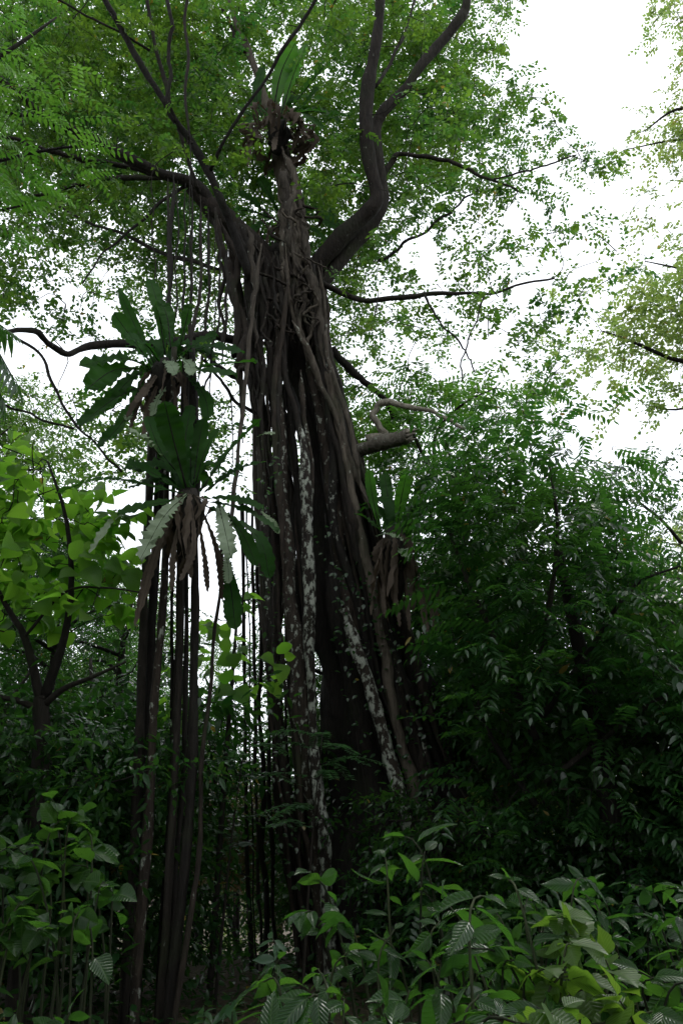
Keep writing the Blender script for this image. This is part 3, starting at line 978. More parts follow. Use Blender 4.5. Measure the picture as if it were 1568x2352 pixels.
make_fern('dark bird\'s nest fern on the left limb, above the lower fern', 8.7, (378, 835), [
    ((355, 835), (318, 763), (272, 662), 26, -.1), ((350, 838), (308, 783), (262, 718), 44, -.4), ((380, 815), (362, 700), (345, 640), 38, .4), ((392, 800), (385, 730), (368, 690), 44, .2),
    ((415, 792), (430, 728), (437, 695), 34, -.2), ((345, 843), (280, 823), (182, 840), 46, -.5), ((340, 848), (262, 850), (200, 893), 58, -.6), ((312, 890), (245, 928), (182, 980), 50, -.6),
    ((330, 868), (285, 965), (225, 1028), 40, -.4), ((440, 803), (490, 796), (562, 810), 36, .2), ((435, 850), (490, 838), (592, 830), 34, -.3), ((430, 855), (470, 850), (545, 862), 30, -.5), ((365, 830), (335, 790), (285, 770), 40, -.6),
    ((410, 830), (450, 790), (500, 770), 40, -.3), ((360, 840), (300, 870), (240, 940), 42, -.2), ((430, 860), (470, 910), (480, 965), 34, -.3)],
    [((375, 830), (392, 836), (405, 860), 34, -.5), ((418, 822), (436, 838), (442, 862), 32, -.5), ((385, 880), (362, 920), (352, 955), 30, -.3), ((320, 935), (300, 950), (292, 965), 22, -.3)],
    [((360, 850), (325, 900), (292, 960), 24, -.35), ((350, 860), (318, 930), (300, 985), 22, -.25), ((372, 860), (345, 930), (330, 1000), 26, -.2), ((385, 865), (372, 940), (365, 1010), 22, -.2), ((365, 855), (340, 890), (310, 925), 26, -.4), ((400, 870), (405, 950), (400, 1020), 20, -.2), ((420, 865), (428, 930), (440, 990), 20, -.2)],
    ball=(64, 130), seed=11)
make_fern('bird\'s nest fern with drooping grey-green fronds, lower of two on the hanging roots', 8.35, (432, 1135), [
    ((428, 1120), (400, 1013), (378, 922), 62, -.4), ((450, 1110), (470, 1038), (503, 982), 34, -.1), ((460, 1128), (525, 1038), (600, 962), 40, -.3), ((440, 1118), (372, 1040), (338, 955), 44, -.2),
    ((420, 1133), (250, 1100), (128, 1132), 34, -.5), ((465, 1143), (540, 1146), (605, 1168), 34, -.4), ((445, 1112), (455, 1030), (468, 960), 40, .3), ((415, 1125), (340, 1080), (290, 1060), 40, -.3),
    ((470, 1130), (540, 1080), (610, 1060), 38, .1), ((520, 1285), (532, 1360), (541, 1446), 44, -.1), ((430, 1125), (425, 1020), (440, 930), 44, .1), ((470, 1150), (560, 1170), (640, 1220), 30, -.5), ((470, 1160), (590, 1230), (620, 1330), 40, .2), ((420, 1145), (340, 1160), (270, 1180), 32, -.4), ((520, 1180), (560, 1230), (590, 1300), 34, -.2)],
    [((430, 1135), (378, 1185), (322, 1285), 50, -.6), ((500, 1148), (514, 1205), (531, 1282), 46, -.6), ((330, 1165), (262, 1192), (205, 1272), 22, -.5), ((372, 1052), (335, 1008), (296, 990), 38, -.7), ((600, 1175), (622, 1195), (642, 1225), 18, -.4), ((515, 1260), (524, 1300), (526, 1340), 28, -.2), ((590, 1003), (612, 995), (630, 997), 16, -.4)],
    [((440, 1150), (445, 1260), (414, 1335), 24, -.5), ((425, 1150), (400, 1260), (395, 1360), 22, -.3), ((450, 1160), (470, 1280), (478, 1360), 20, -.2), ((410, 1150), (365, 1260), (320, 1410), 24, -.3), ((400, 1160), (345, 1290), (310, 1440), 22, -.2), ((460, 1160), (500, 1270), (512, 1380), 24, .0), ((430, 1150), (432, 1250), (440, 1330), 22, -.2)],
    ball=(70, 150), seed=12)
make_fern('bird\'s nest fern at the top of the trunk over a skirt of dead fronds', 11.7, (640, 285), [
    ((625, 270), (645, 168), (678, 98), 46, -.3), ((645, 268), (672, 178), (704, 100), 42, -.2), ((652, 268), (702, 205), (744, 150), 50, -.5), ((655, 272), (710, 255), (764, 262), 36, -.8), ((602, 270), (590, 220), (604, 150), 26, -.1),
    ((655, 278), (700, 240), (730, 200), 34, -.5), ((600, 280), (550, 250), (520, 235), 26, -.2)],
    [],
    [((605, 290), (585, 300), (600, 320), 22, -.5), ((640, 300), (632, 320), (628, 345), 20, -.6), ((660, 295), (690, 300), (712, 318), 16, -.5), ((590, 300), (575, 340), (570, 385), 14, -.4)],
    ball=(50, 84), seed=13, extra=6, skirt=64, skirt_r=2.2, live_mat='lit_frond')
make_fern('dark bird\'s nest fern tucked behind the trunk below the top fern', 12.3, (668, 520), [
    ((690, 490), (740, 500), (785, 526), 34, -.4), ((690, 495), (725, 478), (770, 490), 30, -.2), ((620, 500), (560, 482), (512, 495), 34, -.4), ((620, 500), (580, 462), (545, 440), 30, -.3), ((625, 500), (590, 520), (560, 550), 26, -.4), ((690, 510), (735, 540), (760, 570), 28, -.5), ((640, 490), (615, 440), (595, 405), 28, -.5)],
    [], [((600, 500), (592, 540), (598, 590), 18, -.5), ((620, 510), (612, 560), (605, 620), 16, -.6), ((585, 500), (575, 550), (580, 600), 16, -.4)], ball=(60, 50), seed=14, extra=2)
make_fern('bird\'s nest fern with bright upright fronds on the right flank of the trunk', 10.9, (905, 1225), [
    ((872, 1215), (856, 1145), (846, 1078), 26, -.3), ((912, 1210), (920, 1150), (933, 1088), 36, -.4), ((940, 1205), (990, 1160), (1038, 1142), 26, -.3), ((930, 1200), (975, 1120), (1000, 1090), 30, .3), ((900, 1210), (890, 1140), (882, 1085), 32, .4),
    ((950, 1225), (1010, 1200), (1060, 1215), 30, -.2), ((880, 1225), (840, 1190), (815, 1180), 26, -.3), ((925, 1205), (955, 1140), (968, 1095), 28, .1), ((950, 1240), (1020, 1250), (1070, 1290), 30, -.2)],
    [((862, 1232), (890, 1226), (926, 1240), 20, -.5), ((908, 1262), (925, 1266), (938, 1285), 30, -.5), ((948, 1258), (980, 1262), (1006, 1280), 20, -.5), ((975, 1286), (1008, 1296), (1036, 1328), 22, -.4)],
    [((905, 1290), (908, 1370), (918, 1440), 16, -.35), ((960, 1300), (968, 1390), (986, 1462), 18, -.3), ((980, 1300), (990, 1400), (1006, 1472), 18, -.25), ((930, 1290), (935, 1380), (940, 1450), 16, -.3), ((950, 1290), (975, 1380), (970, 1500), 14, -.3), ((890, 1280), (880, 1360), (885, 1420), 14, -.3), ((995, 1290), (1005, 1360), (1000, 1440), 16, -.2)],
    ball=(64, 170), seed=15, skirt=34, live_mat='lit_frond')

# climbing plants with small leaves clinging to the roots
def creeper(label, pts, Y, w, n, seed):
    r2 = np.random.default_rng(seed)
    path = px_path(pts, Y, Y, 40, .03, seed)
    T = thing('creeper', label, 'climber', (path[-1][0], path[-1][1], max(gz(*path[-1][:2]), path[-1][2])), 'creepers on the trunk')
    V_, F_ = tube_arrays(path, np.full(40, .008), 5)
    build('stem', V_, F_, M['bark_dark'], T, props={'lichen': 0.0})
    idx = r2.integers(0, 40, n)
    b = path[idx] + np.stack([r2.normal(0, w, n), -np.abs(r2.normal(.06, .06, n)), r2.normal(0, .08, n)], 1)
    ax = unit(np.stack([r2.normal(0, .7, n), r2.normal(-.5, .3, n), r2.normal(-.5, .4, n)], 1))
    no = unit(np.stack([r2.normal(0, .3, n), r2.normal(-.8, .3, n), r2.normal(.6, .3, n)], 1))
    foliage(T, (b, ax, no, r2.uniform(.06, .11, n)), T_TEAR, M['dark_leaf'], indiv=0)

creeper('small-leaved creeper on the left pillar of hanging roots', [(625, 1050), (618, 1250), (628, 1480), (640, 1680), (660, 1900), (690, 2230)], 10.95, .10, 200, 1)
creeper('small-leaved creeper hanging down the right flank under the bright fern', [(850, 1330), (870, 1450), (900, 1600), (950, 1760), (1010, 1930), (1080, 2200)], 11.3, .20, 330, 2)
creeper('small-leaved creeper between the pale roots in the middle of the trunk', [(745, 1180), (770, 1320), (780, 1420), (800, 1560), (830, 1750), (900, 2200)], 11.2, .10, 90, 4)

# ------------------------------------------------------------------ other trees placed from the photograph
def side_tree(name, label, group, base, trunk_pts, limbs, maps, leafmat, T, kind, leaf, aspect, spread, bark='bark_dark', indiv=300, seed=0, tw=True, twr=(.004, .004, .02), cat='tree', tilt=.25):
    r2 = np.random.default_rng(seed)
    root_ = thing(name, label, cat, (base[0], base[1], gz(base[0], base[1])), group)
    nodes = []
    tp = np.array(trunk_pts, float)
    path = catmull(tp[:, :3], 24)
    rad = np.interp(np.linspace(0, 1, 24), np.linspace(0, 1, len(tp)), tp[:, 3])
    V_, F_ = tube_arrays(path, rad, 12, .06, 4, .03, seed)
    build('trunk', V_, F_, M[bark], root_, props={'lichen': .2})
    nodes.extend(path[8::2])
    for lp in limbs:
        lp = np.array(lp, float)
        pa = catmull(lp[:, :3], 14)
        V_, F_ = tube_arrays(pa, np.interp(np.linspace(0, 1, 14), np.linspace(0, 1, len(lp)), lp[:, 3]), 7, 0, 4, .04, seed)
        build('limb', V_, F_, M[bark], root_, props={'lichen': .1})
        nodes.extend(pa[2:])
    C = []
    for (rows, x0, y0, cell, dep, near, gain) in maps:
        C += map_centres(rows, x0, y0, cell, dep, kind, leaf, aspect, r2, near, gain)
    if tw and C:
        a = connect(C, nodes, *twr)
        build('twigs', a[0], a[1], M[bark], root_, kind='stuff', props={'lichen': 0.0})
    ctr = np.mean(np.array(C), axis=0)
    L = place_sprays(C, kind, leaf, spread, r2, outward=np.array([path[-1][0], path[-1][1], 0]), tilt=tilt)
    foliage(root_, L, T, M[leafmat], indiv=indiv)
    print(name, len(C), 'sprays', len(L[0]), 'leaves')
    return root_

def pl(pts, Y0, Y1, r0, r1):
    m_ = len(pts)
    return [[*P(x, y, Y0 + (Y1 - Y0) * i / (m_ - 1)), r0 + (r1 - r0) * i / (m_ - 1)] for i, (x, y) in enumerate(pts)]

def tr(x, y, h, r, lean=(0, 0)):
    g = gz(x, y)
    return [[x, y, g - .2, r * 1.25], [x + lean[0] * .3, y + lean[1] * .3, g + h * .33, r], [x + lean[0] * .6, y + lean[1] * .6, g + h * .66, r * .8], [x + lean[0], y + lean[1], g + h, r * .45]]

# dense dark tree filling the right side (grid of 49 px from x=784, y=882)
RMAP = [
    "000002344310000000000",
    "000005677642000000000",
    "000007888764000000000",
    "000008999887642000000",
    "000009999998800000000",
    "000009999999910000000",
    "000009999999932111100",
    "000009999999965322211",
    "000009999999987543322",
    "000009999999998754433",
    "000009999999999876555",
    "000009999999999987777",
    "000009999999999999999",
    "000000899999999999999",
    "000000889999999999999",
    "000003426632299999999",
    "000002684238899999999",
    "000004432432489999999",
    "000004334442888999999",
    "000004683336478999999",
    "000002842484888999999",
    "003563668466399999999",
    "004578889999999999999",
    "005678889999999999999",
    "005678889999999999999",
    "004566777888888888888",
]
bx_, by_ = 3.1, 9.6
side_tree('leafy_tree', 'dense dark glossy-leaved tree crowding the right flank of the fig', None, (bx_, by_),
          tr(bx_, by_, 5.2, .12, (-.4, .2)),
          [pl([(1230, 1700), (1150, 1500), (1060, 1300), (1000, 1120)], 9.7, 10.2, .05, .015), pl([(1230, 1600), (1260, 1400), (1280, 1220), (1260, 1060)], 9.7, 9.6, .05, .015),
           pl([(1240, 1650), (1350, 1500), (1450, 1350), (1560, 1300)], 9.6, 9.2, .045, .012), pl([(1250, 1800), (1380, 1700), (1520, 1600), (1660, 1560)], 9.6, 9.0, .04, .012), pl([(1230, 1850), (1130, 1700), (1080, 1560)], 9.7, 9.9, .04, .012)],
          [(RMAP, 784, 882, 49, (8.8, 11.4), None, 1.5)], 'dark_leaf', T_LANCE, 'pinn', .145, .36, .62, seed=31, twr=(.003, .004, .018))

# brighter pinnate tree behind it
BMAP = [
    "0013566653200000",
    "0135777766431000",
    "0357888876543210",
    "1467888776531000",
    "2578887765200000",
    "2578876542000000",
    "1356653200000000",
]
side_tree('pinnate_tree', 'bright green feathery-leaved tree topping out beside the broken stub', None, (2.4, 12.8),
          tr(2.4, 12.8, 8.0, .10, (-.6, .0)),
          [pl([(1000, 1100), (1000, 1000), (1060, 930), (1140, 890)], 12.7, 12.4, .04, .012), pl([(1000, 1100), (950, 1000), (920, 900)], 12.8, 12.8, .04, .012)],
          [(BMAP, 790, 850, 33, (12.2, 13.6), None, 2.2)], 'near_leaf', T_LANCE, 'pinn', .13, .36, .62, seed=33, twr=(.004, .004, .02))

# yellow-green tree at the far right, lower
YMAP = [
    "00000111233",
    "00001234455",
    "00012356677",
    "00234567778",
    "01345678888",
    "23456788888",
    "34567888899",
    "34567888999",
    "45677888999",
    "45677788899",
    "45566778899",
    "34566777888",
]
side_tree('yellow_green_tree', 'yellow-green tree lit from behind beyond the dark glossy-leaved tree', None, (8.4, 16.0),
          tr(8.4, 16.0, 7.6, .16, (-.6, .2)),
          [pl([(1660, 1400), (1560, 1330), (1460, 1260), (1400, 1200)], 16, 15.6, .06, .015), pl([(1660, 1450), (1640, 1300), (1600, 1200)], 16, 16, .05, .015), pl([(1640, 1500), (1520, 1440), (1420, 1400)], 16, 15.5, .05, .015)],
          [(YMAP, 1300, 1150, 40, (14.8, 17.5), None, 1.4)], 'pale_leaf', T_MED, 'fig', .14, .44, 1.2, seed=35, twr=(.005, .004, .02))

# tall pale tree reaching in from the right edge
EMAP = [
    "000000245667788",
    "000000235677788",
    "000000124677888",
    "000000113567788",
    "000000012457888",
    "000000013566788",
    "000000146677788",
    "000001357777788",
    "000012346677788",
    "000001124456677",
    "000000111223445",
    "000001111123355",
    "000002211234466",
    "000001123356788",
    "000012346788888",
    "001235678888888",
    "002356788888888",
    "013457788888888",
    "012356677788888",
    "023445566677788",
    "122334455566677",
    "001122334445566",
    "000001122333445",
]
side_tree('edge_tree', 'tall pale-leaved tree reaching into the white sky opposite the fig', None, (13.2, 17.0),
          tr(13.2, 17.0, 17.0, .30, (-.8, .2)),
          [pl([(1900, 300), (1700, 260), (1560, 250), (1480, 300)], 17, 16.4, .10, .015), pl([(1900, 560), (1700, 330), (1568, 320), (1430, 345)], 17, 16.4, .08, .012), pl([(1900, 1000), (1700, 850), (1560, 830), (1440, 780), (1380, 760)], 17, 16.2, .10, .012),
           pl([(1900, 800), (1700, 640), (1580, 620), (1480, 600)], 17, 16.2, .08, .012), pl([(1900, 900), (1720, 900), (1560, 940), (1480, 930)], 17, 16.6, .06, .01), pl([(1900, 100), (1700, 60), (1560, 40)], 17, 16.6, .08, .012)],
          [(EMAP, 1190, -20, 44, (15.6, 18.6), None, 1.9)], 'pale_leaf', T_SMALL, 'fig', .12, .56, 1.2, seed=37, indiv=0, twr=(.005, .003, .02))

# near tree reaching in at the upper left, feathery bright leaves
NMAP = [
    "88776531000",
    "88887642000",
    "88887653000",
    "88887764200",
    "78888776310",
    "67888777410",
    "45678777521",
    "34567765455",
    "34567654466",
    "45678765455",
    "56788876431",
    "56788875310",
    "45677764200",
    "34566642000",
    "22345421000",
]
side_tree('feathery_tree', 'feathery-leaved tree whose bright sprays reach in before the left limb', None, (-6.6, 7.2),
          tr(-6.6, 7.2, 9.0, .16, (.6, .2)),
          [pl([(-420, 500), (-250, 330), (-100, 200), (60, 90), (130, 40)], 7.3, 7.6, .06, .012), pl([(-420, 600), (-250, 480), (-100, 400), (80, 350), (220, 330)], 7.3, 7.7, .05, .010), pl([(-420, 700), (-200, 560), (-60, 500), (60, 470)], 7.3, 7.4, .05, .010)],
          [(NMAP, -250, -60, 44, (7.0, 8.6), None, .65)], 'near_leaf', T_LANCE, 'pinn', .11, .38, .55, seed=39, twr=(.003, .003, .015))

# broad-leaved tree on the left
LMAP = [
    "1223320000000",
    "2344431000000",
    "4556653200000",
    "6677766432000",
    "7888887765310",
    "7888888776420",
    "7888888877520",
    "7888888888620",
    "7888888888720",
    "7777888888720",
    "6667777777620",
    "5556666665420",
    "3344444432110",
]
g_ = (-3.9, 8.6)
side_tree('broad_leaved_tree', 'broad-leaved tree with large backlit leaves and a dark forked trunk', None, P(92, 1900, 8.6)[:2],
          [[P(92, 1900, 8.6)[0], 8.6, gz(-3, 8.6) - .2, .10], [*P(92, 1780, 8.6), .085], [*P(95, 1626, 8.6), .075], [*P(98, 1600, 8.6), .07]],
          [pl([(96, 1620), (75, 1526), (55, 1456), (30, 1416), (-10, 1340), (-40, 1200)], 8.6, 8.3, .055, .014), pl([(99, 1610), (125, 1536), (150, 1456), (165, 1330), (150, 1180), (110, 1060)], 8.6, 8.3, .06, .012),
           pl([(100, 1620), (150, 1581), (210, 1556), (290, 1520)], 8.6, 8.2, .04, .012), pl([(92, 1630), (40, 1608), (0, 1600), (-80, 1570)], 8.6, 8.5, .04, .014), pl([(60, 1460), (150, 1360), (240, 1350), (320, 1360)], 8.4, 8.0, .018, .008)],
          [(LMAP, -150, 960, 40, (8.1, 9.9), None, 2.1)], 'broad_leaf', T_BROAD, 'whorl', .225, .80, .8, seed=41, twr=(.005, .004, .02))

# a younger broad-leaved one that shows between the hanging roots
side_tree('broad_leaved_sapling', 'broad-leaved sapling with bright leaves between the two curtains of roots', None, (P(500, 1900, 10.4)[0], 10.4),
          tr(P(500, 1900, 10.4)[0], 10.4, 4.6, .035, (.1, .1)),
          [pl([(495, 1700), (520, 1620), (540, 1560)], 10.4, 10.3, .015, .008), pl([(495, 1800), (460, 1720), (440, 1640)], 10.4, 10.3, .015, .008)],
          [(["013310", "024431", "124432", "124542", "123542", "112442", "011331", "012210", "021100", "132000", "132000", "021000"], 400, 1400, 40, (10.0, 10.9), None, 1.2)], 'broad_leaf', T_BROAD, 'whorl', .22, .80, .8, seed=43)

# ------------------------------------------------------------------ forest behind: whole trees from a few moulds
def mould_tree(name, h, trunk_r, crown, nspray, kind, leaf, spread, T, mat, seed, bark='bark_dark'):
    """a free-standing tree at the origin: trunk, limbs, crown (crown = list of (cx, cy, cz, rx, ry, rz))"""
    r2 = np.random.default_rng(seed)
    T_ = thing(name, 'x', 'tree', (0, 0, 0))
    path = catmull([[0, 0, -.4], [r2.normal(0, .15), r2.normal(0, .15), h * .35], [r2.normal(0, .25), r2.normal(0, .25), h * .7], [0, 0, h * .92]], 18)
    V_, F_ = tube_arrays(path, np.linspace(trunk_r * 1.2, trunk_r * .35, 18), 10, .06, 4, .04, seed)
    build('trunk', V_, F_, M[bark], T_, props={'lichen': .25})
    nodes = list(path[7:])
    C = []
    vol = np.array([c[3] * c[4] * c[5] for c in crown]); vol = vol / vol.sum()
    for c, f in zip(crown, vol):
        b = path[min(17, max(6, int(17 * (c[2] - c[5] * .5) / h)))]
        e = np.array(c[:3])
        pa = catmull([b, (b + e) / 2 + np.array([0, 0, .15]), e], 8)
        V_, F_ = tube_arrays(pa, np.linspace(trunk_r * .4, .02, 8), 6)
        build('limb', V_, F_, M[bark], T_, props={'lichen': .1})
        nodes.extend(pa[2:])
        for _ in range(int(nspray * f)):
            d = unit(r2.normal(0, 1, 3)); rr = r2.uniform(.25, 1) ** .5
            C.append(e + d * rr * np.array(c[3:6]) * r2.uniform(.85, 1.12))
    a = connect(C, nodes, .005, .004, .03)
    build('twigs', a[0], a[1], M[bark], T_, kind='stuff', props={'lichen': 0.0})
    L = place_sprays(C, kind, leaf, spread, r2, outward=np.array([0, 0, 0]))
    foliage(T_, L, T, M[mat], stuff_name='crown')
    return T_

def copy_tree(src, loc, rz, sc, label, group, mats=None):
    r = src.copy(); COL.objects.link(r)
    r.location = loc; r.rotation_euler = (0, 0, rz); r.scale = (sc, sc, sc)
    r['label'] = label
    if group:
        r['group'] = group
    for ch in src.children:
        c = ch.copy(); COL.objects.link(c); c.parent = r
    return r

rc = np.random.default_rng(3)
def blobs(n, r, z0, z1, s0, s1):
    out = []
    for i in range(n):
        an = 2.4 * i + rc.uniform(-.4, .4); rr = r * math.sqrt(rc.uniform(.05, 1)); s = rc.uniform(s0, s1)
        out.append((rr * math.cos(an), rr * math.sin(an), rc.uniform(z0, z1), s, s, s * .7))
    return out

mA = mould_tree('forest_tree', 9.0, .13, blobs(13, 2.2, 3.6, 8.8, .9, 1.5), 560, 'fig', .11, 1.25, T_MED, 'dark_leaf', 51)
mB = mould_tree('forest_tree', 6.0, .07, blobs(11, 1.5, 1.2, 5.8, .7, 1.2), 420, 'pinn', .12, .6, T_LANCE, 'teal_leaf', 52)
mC = mould_tree('forest_shrub', 3.2, .04, blobs(9, 1.2, .5, 2.8, .6, 1.0), 300, 'shoot', .13, .9, T_LANCE, 'dark_leaf', 53)
mD = mould_tree('forest_tree', 12.0, .16, blobs(14, 2.6, 5.5, 11.8, 1.0, 1.8), 620, 'fig', .11, 1.3, T_MED, 'fig_leaf', 54)
mE = mould_tree('forest_shrub', 3.6, .04, blobs(9, 1.2, .6, 3.2, .6, 1.0), 300, 'fig', .09, 1.1, T_MED, 'russet_leaf', 55)
mF = mould_tree('forest_shrub', 4.2, .04, blobs(10, 1.3, .8, 3.9, .6, 1.0), 300, 'shoot', .12, .9, T_LANCE, 'pale_leaf', 57)
mF['category'] = mC['category'] = mE['category'] = 'shrub'

used = set()
def put(mould, x, y, rz, sc, label, group=None):
    loc = (x, y, gz(x, y) - .05)
    if mould.name not in used:
        used.add(mould.name)
        mould.location = loc; mould.rotation_euler = (0, 0, rz); mould.scale = (sc,) * 3
        mould['label'] = label
        if group:
            mould['group'] = group
        return mould
    return copy_tree(mould, loc, rz, sc, label, group)

def at_px(px, Y):
    return P(px, 1942, Y)[0]

GB = 'dark trees standing behind the fig'
def where(px):
    return ('behind the forked broad-leaved tree' if px < 180 else 'behind the curtain of hanging roots' if px < 600 else 'behind the leaning fig trunk' if px < 1010 else
            'behind the dense glossy-leaved tree' if px < 1330 else 'between the glossy-leaved and yellow-green trees')

for px, Y, sc in [(60, 13.5, .7), (250, 15.0, .75), (-200, 12.0, .7), (1150, 15.5, .75), (1400, 13.5, .62), (1700, 13.0, .8), (900, 19, .8), (150, 18, .65), (-20, 17, .7), (760, 16, .72), (1560, 17, .62), (1040, 13.8, .82), (1180, 14.2, .8), (1310, 15.2, .85), (960, 15, .8)]:
    put(mA, at_px(px, Y), Y, rc.uniform(0, 6.28), sc, 'slender dark forest tree ' + where(px), GB)
for px, Y, sc in [(555, 20.0, 1.0), (520, 25, 1.1), (640, 24, 1.15), (790, 17.5, .9), (1000, 17, .9), (470, 22, .9)]:
    put(mB, at_px(px, Y), Y, rc.uniform(0, 6.28), sc, 'small feathery blue-green tree behind the hanging root curtain', 'small trees behind the root curtain')
for px, Y, sc, lb in [(20, 10.5, 1.3, 'dark shrub under the forked trunk of the broad-leaved tree'), (160, 11.5, 1.4, 'dark shrub behind the forked trunk'), (215, 10.2, 1.0, 'dark shrub just left of the root curtain'),
                      (-120, 9.5, 1.3, None), (80, 9.4, 1.0, None), (720, 14.5, .9, 'dark shrub behind the root pillar'), (860, 14.0, 1.2, 'dark shrub behind the leaning trunk'),
                      (1050, 10.2, .8, 'dark shrub at the right foot of the leaning trunk'), (1440, 9.8, .7, None), (1580, 9.4, .7, None), (1120, 13.0, .7, 'dark shrub behind the foot of the glossy-leaved tree'), (1460, 11.0, 1.3, None), (1620, 10.5, 1.3, None)]:
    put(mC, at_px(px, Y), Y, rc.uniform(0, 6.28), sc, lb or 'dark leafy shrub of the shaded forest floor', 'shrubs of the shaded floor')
for px, Y, sc in [(495, 17.0, 1.15), (585, 18.6, 1.2)]:
    put(mE, at_px(px, Y), Y, rc.uniform(0, 6.28), sc, 'shrub with rusty young leaves seen between the root curtains', 'rusty-leaved shrubs')
for px, Y, sc in [(-300, 17, 1.0), (100, 24, .95), (330, 30, 1.0), (1250, 26, .75), (1500, 24, .7), (1900, 22, 1.0), (750, 34, .85), (200, 34, 1.0), (1050, 30, .8)]:
    put(mD, at_px(px, Y), Y, rc.uniform(0, 6.28), sc, 'tall light green tree far ' + where(px), 'tall trees at the edge of the wood')
for px, Y, sc in [(1120, 17.5, 1.2), (1210, 19.5, 1.2), (1300, 18.0, 1.2), (1400, 20, 1.2), (470, 24, 1.3), (590, 27, 1.3), (130, 22, 1.3)]:
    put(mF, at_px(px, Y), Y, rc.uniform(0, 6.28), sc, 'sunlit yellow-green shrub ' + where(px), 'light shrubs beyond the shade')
# unseen trees and shrubs added beside and behind the viewer to shade the foreground
for x, y, sc in [(-6, 2.5, 1.0), (-3.2, -1.8, .95), (.6, -2.6, 1.0), (4.0, -2.0, .95), (-1.5, -6, 1.1), (7, -3, .9), (7.0, 2.6, .8)]:
    put(mD, x, y, rc.uniform(0, 6.28), sc, 'unseen tree of the wood, added to shade the clearing', 'unseen trees added for shade')

for x, y, sc in [(-6.4, 4.8, .9), (6.8, 5.2, .8)]:
    put(mA, x, y, rc.uniform(0, 6.28), sc, 'unseen tree of the wood, added to shade the clearing', 'unseen trees added for shade')
for x, y, sc in [(-3.4, 2.2, .9), (-3.0, .4, .9), (3.6, 1.0, .8), (-1.4, -1.6, .7), (1.6, -1.8, .7), (-4.6, 4.4, .9)]:  # shrubs added out of view to keep low side light off the foreground
    put(mC, x, y, rc.uniform(0, 6.28), sc, 'unseen dark leafy shrub added to block low side light', 'unseen shrubs added against side light')

# ------------------------------------------------------------------ shrubs in front
def stem_plant(name, label, stems, leafmat, T, leaf, seed, group=None, nl=(7, 11), cat='shrub', spread=1.0, droop=.5, lsig=.26, lower=55, s0=.38):
    """stems = list of (px, py, Y) tips; each stem rises from the soil to its tip and carries alternate leaves"""
    r2 = np.random.default_rng(seed)
    tips = [P(s_[0], s_[1] + lower, s_[2]) for s_ in stems]
    cx = np.mean([p[0] for p in tips]); cy = np.mean([p[1] for p in tips])
    T_ = thing(name, label, cat, (cx, cy, gz(cx, cy)), group)
    B, A, N, S = [], [], [], []
    for tip in tips:
        lean = np.clip(np.array([r2.normal(0, lsig), r2.normal(.05, lsig * .8)]), -.45, .45) * min(1.0, tip[2] / 1.8)
        bx0 = tip[0] - lean[0] * 1.3; by0 = tip[1] - lean[1] * 1.3
        b = np.array([bx0, by0, gz(bx0, by0) - .05])
        hgt = tip[2] - b[2]
        m1 = np.array([bx0 + lean[0] * .2, by0 + lean[1] * .2, b[2] + hgt * .55])
        m2 = np.array([bx0 + lean[0] * .75, by0 + lean[1] * .75, b[2] + hgt * .93]) + r2.normal(0, .03, 3)
        path = catmull([b, m1, m2, tip], 14)
        V_, F_ = tube_arrays(path, np.linspace(.011, .003, 14), 6)
        build('stem', V_, F_, M['stem'], T_, props={'lichen': 0.0})
        n = int(r2.integers(*nl))
        ph = r2.uniform(0, 6.28)
        for i in range(n):
            s = s0 + (1 - s0) * (i + 1) / n
            f = s * 13; j = min(12, int(f))
            p = path[j] + (path[j + 1] - path[j]) * (f - j) if j < 13 else path[13]
            d = unit(path[min(13, j + 1)] - path[j])
            an = ph + i * 2.6 + r2.normal(0, .4)
            h = np.array([math.cos(an), math.sin(an), 0])
            ax = unit(h * spread + d * .45 + np.array([0, 0, r2.normal(-.30, .42)]) + np.array([0, 0, -droop * (1 - s)]))
            if i == n - 1:
                ax = unit(d + h * .4 + np.array([0, 0, -.25]))
            B.append(p); A.append(ax); N.append(unit(np.array([0, 0, 1.0]) + r2.normal(0, .6, 3))); S.append(leaf * r2.uniform(.5, 1.25) * (1 - .25 * (s > .9)))
    foliage(T_, (np.array(B), np.array(A), np.array(N), np.array(S)), T, M[leafmat], indiv=300)
    return T_

def fill(x0, x1, y0, y1, n, Y0, Y1, seed):
    r2 = np.random.default_rng(seed)
    return [(r2.uniform(x0, x1), y0 + (y1 - y0) * r2.random() ** .8, r2.uniform(Y0, Y1)) for _ in range(n)]

stem_plant('leafy_shrub', 'shrub with upturned pale leaf tips before the lichen-crusted leaning root', [(960, 1975, 4.6), (885, 1915, 4.8), (1020, 2010, 4.5), (905, 2080, 4.4), (1050, 2120, 4.3), (980, 2150, 4.2), (975, 1900, 4.7), (890, 1860, 4.9), (860, 2090, 4.5), (940, 2220, 4.0), (1010, 2060, 4.4)], 'shrub_leaf', T_SHRUB, .20, 61)
stem_plant('leafy_shrub', 'upright shrub with ribbed leaves before the foot of the root pillar', [(712, 1950, 4.8), (690, 2040, 4.6), (760, 2060, 4.7), (640, 2150, 4.3), (730, 2170, 4.3), (800, 2130, 4.4), (600, 2200, 4.2), (690, 2260, 4.0), (790, 2240, 4.0)], 'shrub_leaf', T_SHRUB2, .17, 62)
stem_plant('leafy_shrub', 'shrub with long narrow folded leaves left of the lobed vine', [(1130, 2000, 3.9), (1160, 1960, 4.2), (1070, 2120, 3.9), (1010, 2210, 3.6), (1100, 2230, 3.5), (1180, 2150, 3.8), (1060, 2290, 3.4), (1200, 2240, 3.6)], 'shrub_leaf', T_SHRUB, .225, 63)
